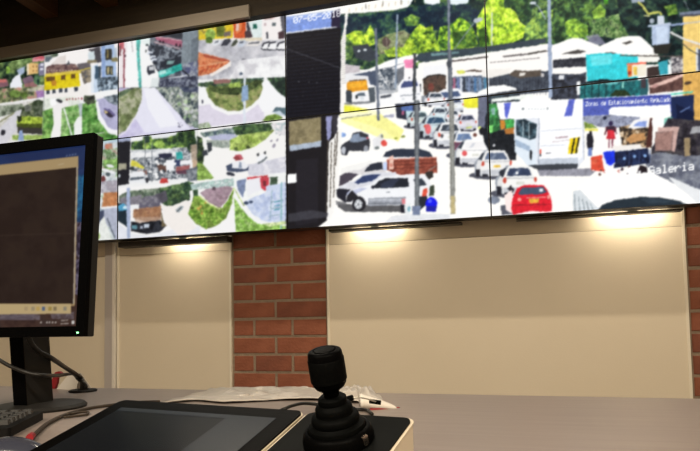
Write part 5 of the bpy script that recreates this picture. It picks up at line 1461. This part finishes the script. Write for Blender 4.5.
def under_body(w_, ln, m, parent, top=-.004):
    """wedge body from the tilted plate down to desk level"""
    bm = bmesh.new(); inv = None
    c, s = math.cos(TILT), math.sin(TILT)
    # local y,z of the desk surface below a point at local y: world height = .060 + y*s + z*c  -> z = (-.060 - y*s)/c
    pts = []
    n = 5; r = .010
    for cx, cy, a0 in ((w_ - r, -r, 0), (r, -r, 90), (r, -ln + r, 180), (w_ - r, -ln + r, 270)):
        for k in range(n + 1):
            a = math.radians(a0 + 90 * k / n); pts.append((cx + r * math.cos(a), cy + r * math.sin(a)))
    lo, hi = [], []
    for x, y in pts:
        hi.append(bm.verts.new((x, y, top)))
        h = .060 + y * s + top * c            # height of the rim above the desk
        h = max(h, .001) - .0005
        lo.append(bm.verts.new((x, y - h * s, top - h * c)))
    bm.faces.new(lo[::-1]); bm.faces.new(hi)
    for k in range(len(pts)):
        k2 = (k + 1) % len(pts); bm.faces.new((lo[k], lo[k2], hi[k2], hi[k]))
    return mesh('housing', bm, m, parent)


under_body(tw, TL, MT['beige'], tab)
mesh('rim', rbox_bm(-.001, -TL - .001, tw + .001, .001, -.004, -.0022, .011), MT['beige'], tab)
face = mesh('face_plate', rbox_bm(.0005, -TL + .0005, tw - .0005, -.0005, -.0022, 0, .010), MT['black'], tab)
e = .024
mesh('screen', box_bm(e, -TL + e, 0, tw - e, -e, .0004), MT['tabletscreen'], face)
mesh('tool_bar', box_bm(e, -e - .009, .0004, tw - e, -e, .0007), MT['tabletbar'], face)
mesh('side_pane', box_bm(tw - e - .066, -TL + e, .0004, tw - e, -e - .009, .0006), MT['tabletbar'], face)

JM = TM.copy(); JM.translation = TM @ Vector((tw + .0045, 0, 0))
zd = TM.to_3x3() @ Vector((0, 0, 1))
jw = (TM.inverted() @ on_plane(413, 420, TM.translation, zd)).x - tw - .0045
joy = thing('joystick_controller', 'beige camera joystick controller with grey top and black rubber boot, beside the tablet', 'joystick', mw=JM)
jx0 = .004
under_body(jw, TL, MT['beige'], joy)
mesh('rim', rbox_bm(jx0 - .004, -TL - .001, jw + .001, .001, -.004, -.0022, .011), MT['beige'], joy)
mesh('top_plate', rbox_bm(jx0, -TL + .002, jw - .002, -.002, -.0022, 0, .010), MT['gunmetal'], joy)
zd = (JM.to_3x3() @ Vector((0, 0, 1)))
cj = JM.inverted() @ on_plane(339, 440, JM.translation, zd)
S_ = (JM @ cj - CAM).dot(FW) / F_PX * .9                         # metres per photo pixel at the stick


def jl(name, prof, m, parent=joy, seg=56):
    o = mesh(name, lathe_bm([(r * S_, z * S_) for r, z in prof], seg), m, parent, smooth=True)
    mod = o.modifiers.new('edge', 'EDGE_SPLIT'); mod.split_angle = math.radians(40)
    if parent is joy:
        o.location = (cj.x, cj.y, 0)
    return o


collar = jl('collar', [(0, 0), (40, 0), (40, 5), (38, 12), (36, 15), (33, 16), (31, 14), (0, 14)], MT['black'])
boot = jl('rubber_boot', [(31.5, 13), (32, 17), (31, 20), (27, 22), (26, 23), (27, 25), (26.5, 29), (25, 31.5), (21, 33), (20.5, 34.5), (21, 36), (20.5, 40), (19, 42.5), (16, 44), (15.5, 45), (16.2, 47), (15.5, 51), (13, 53), (8, 54), (0, 54)], MT['rubber'])
shaft = jl('shaft', [(0, 50), (8.5, 50), (8.5, 56), (10, 60), (14, 63.5), (0, 64)], MT['black'])
knob = jl('knob', [(0, 60), (11, 60.5), (16, 64), (18.5, 68), (19.4, 80), (19.2, 98), (18.6, 103), (17.8, 104.8), (15.5, 106), (13, 106), (12.4, 105), (11.6, 105), (11, 106.4), (6, 107.2), (0, 107.4)], MT['black'])
jl('grip_band', [(19.0, 71), (19.9, 72), (20.0, 84), (19.9, 96), (19.2, 97)], MT['rubber'], knob)
# chrome piece added for the shiny highlight on the collar ring
for ang in (-16,):
    a = math.radians(ang)
    bm = rbox_bm(-6 * S_, -4 * S_, 6 * S_, 4 * S_, 0, 2.4 * S_, 3 * S_, 4)
    o = mesh('chrome_highlight', bm, MT['chrome'], collar, bevel=.0004)
    o.matrix_local = frame(Vector((38.6 * S_ * math.cos(a), 38.6 * S_ * math.sin(a), 8.5 * S_)), (math.sin(a) * .15, 0, 1), (math.cos(a), math.sin(a), .15))
# its lead
jc = [on_z(277, 412, TABLE_Z + .004), on_z(284, 409, TABLE_Z + .012), on_z(293, 405.5, TABLE_Z + .016), on_z(304, 403.4, TABLE_Z + .016), on_z(318, 404.5, TABLE_Z + .012), on_z(334, 407, TABLE_Z + .006), on_z(352, 409, TABLE_Z + .004), on_z(366, 410, TABLE_Z + .004), on_z(372, 414, TABLE_Z + .004)]
tag(mesh('controller_cable', tube_bm(jc, .0030, 10), MT['cable'], smooth=True), 'black lead looping behind the joystick controller', 'cable')

# ================================================================== crumpled wrappings
def crumple(name, corners, n, amp, seed, m, lift=.003):
    """crumpled sheet spanning four desk points, thickened"""
    rs = np.random.RandomState(seed)
    nx, ny = n
    bm = bmesh.new()
    C4 = [on_z(*c, TABLE_Z) for c in corners]                     # back-left, back-right, front-right, front-left
    org = (C4[0] + C4[1] + C4[2] + C4[3]) / 4
    def nz(k):
        g = rs.rand(k + 2, k + 2)
        def f(u, v):
            x, y = u * k, v * k; i, j = int(x), int(y); a, b = x - i, y - j
            return (g[j, i] * (1 - a) + g[j, i + 1] * a) * (1 - b) + (g[j + 1, i] * (1 - a) + g[j + 1, i + 1] * a) * b
        return f
    f1, f2, f3, f4, f5 = nz(4), nz(9), nz(18), nz(6), nz(6)
    V = []
    for j in range(ny + 1):
        for i in range(nx + 1):
            u, v = i / nx, j / ny
            p = (C4[0] * (1 - u) + C4[1] * u) * (1 - v) + (C4[3] * (1 - u) + C4[2] * u) * v
            h = (abs(f1(u, v) - .5) * 1.2 + abs(f2(u, v) - .5) * .7 + abs(f3(u, v) - .5) * .35) * amp
            ed_ = min(u, 1 - u, v, 1 - v) * 5
            h *= min(1, .25 + ed_)
            p = p + (C4[1] - C4[0]) * ((f4(u, v) - .5) * .12) + (C4[3] - C4[0]) * ((f5(u, v) - .5) * .25)
            V.append(bm.verts.new((p.x - org.x, p.y - org.y, lift + h)))
    for j in range(ny):
        for i in range(nx):
            a = j * (nx + 1) + i
            bm.faces.new((V[a], V[a + 1], V[a + nx + 2], V[a + nx + 1]))
    o = mesh(name, bm, m, smooth=True)
    o.location = org
    md = o.modifiers.new('thickness', 'SOLIDIFY'); md.thickness = .0012; md.offset = 1
    return o


tag(crumple('plastic_wrapper', [(216, 389.5), (318, 390), (328, 402), (168, 403)], (40, 30), .016, 5, MT['bag']),
    'long crumpled translucent wrapper lying behind the tablet', 'wrapper')
tag(crumple('plastic_bag', [(338, 392), (366, 392), (384, 402), (330, 404)], (26, 24), .040, 8, MT['bag']),
    'small crumpled plastic bag behind the joystick', 'plastic bag')
# marker pen with red cap
ma = on_z(360, 402.5, TABLE_Z + .012); mb2 = on_z(397, 403.6, TABLE_Z + .008)
mk = thing('paper_cone', 'rolled white paper with a red edge lying beside the plastic bag', 'paper roll', ma)
dd = mb2 - ma
N_ = 14
bm = bmesh.new(); rings = []
side = dd.cross(Vector((0, 0, 1))).normalized()
for i in range(N_ + 1):
    t_ = i / N_
    r_ = .012 * (1 - t_) ** .7 + .0022
    rings.append([bm.verts.new(dd * t_ + side * (r_ * 1.5 * math.cos(2 * math.pi * k / 12)) + Vector((0, 0, r_ * math.sin(2 * math.pi * k / 12) + (r_ - .012)))) for k in range(12)])
for a, b in zip(rings, rings[1:]):
    for k in range(12):
        bm.faces.new((a[k], a[(k + 1) % 12], b[(k + 1) % 12], b[k]))
bm.faces.new(rings[0][::-1]); bm.faces.new(rings[-1])
mesh('roll', bm, MT['paper'], mk, smooth=True)
nn = side if side.dot(CAM - ma) > 0 else -side
mesh('red_edge', tube_bm([dd * .25 + nn * .013 + Vector((0, 0, -.0105)), dd * .6 + nn * .009 + Vector((0, 0, -.0095)), dd * 1.0 + Vector((0, 0, -.0085)), dd * 1.06 + Vector((0, 0, -.0085))], .0024, 8), MT['red'], mk, smooth=True)
# foil tip
fp = on_z(369, 407.5, TABLE_Z)
bm = bmesh.new()
for p in ((-.016, -.004, 0), (.020, 0, .001), (-.012, .010, 0), (-.006, .002, .012)):
    bm.verts.new(p)
bm.verts.ensure_lookup_table()
for f in ((0, 1, 3), (1, 2, 3), (2, 0, 3), (0, 2, 1)):
    bm.faces.new([bm.verts[i] for i in f])
fo = tag(mesh('foil_scrap', bm, MT['silver'], bevel=.0006), 'shiny scrap of foil beside the paper roll', 'foil'); fo.location = fp
# wire earpiece: thin wire with two dark ends resting on the bag
w0 = on_z(351, 398, TABLE_Z + .046); w1 = on_z(363, 398, TABLE_Z + .044); w2 = on_z(377, 402, TABLE_Z + .034)
ws = thing('wire_clip', 'thin wire with two dark ends resting on the plastic bag', 'wire', w0)
mesh('wire', tube_bm([Vector((0, 0, 0)), w1 - w0, w2 - w0], .0011, 8), MT['ledbody'], ws)
mesh('dark_end', tube_bm([Vector((-.006, 0, -.002)), Vector((.003, 0, .001))], .0045, 10, 1), MT['rubber'], ws)
mesh('dark_end', tube_bm([w2 - w0 + Vector((-.012, 0, .001)), w2 - w0 + Vector((.006, 0, -.001))], .0036, 10, 1), MT['rubber'], ws)
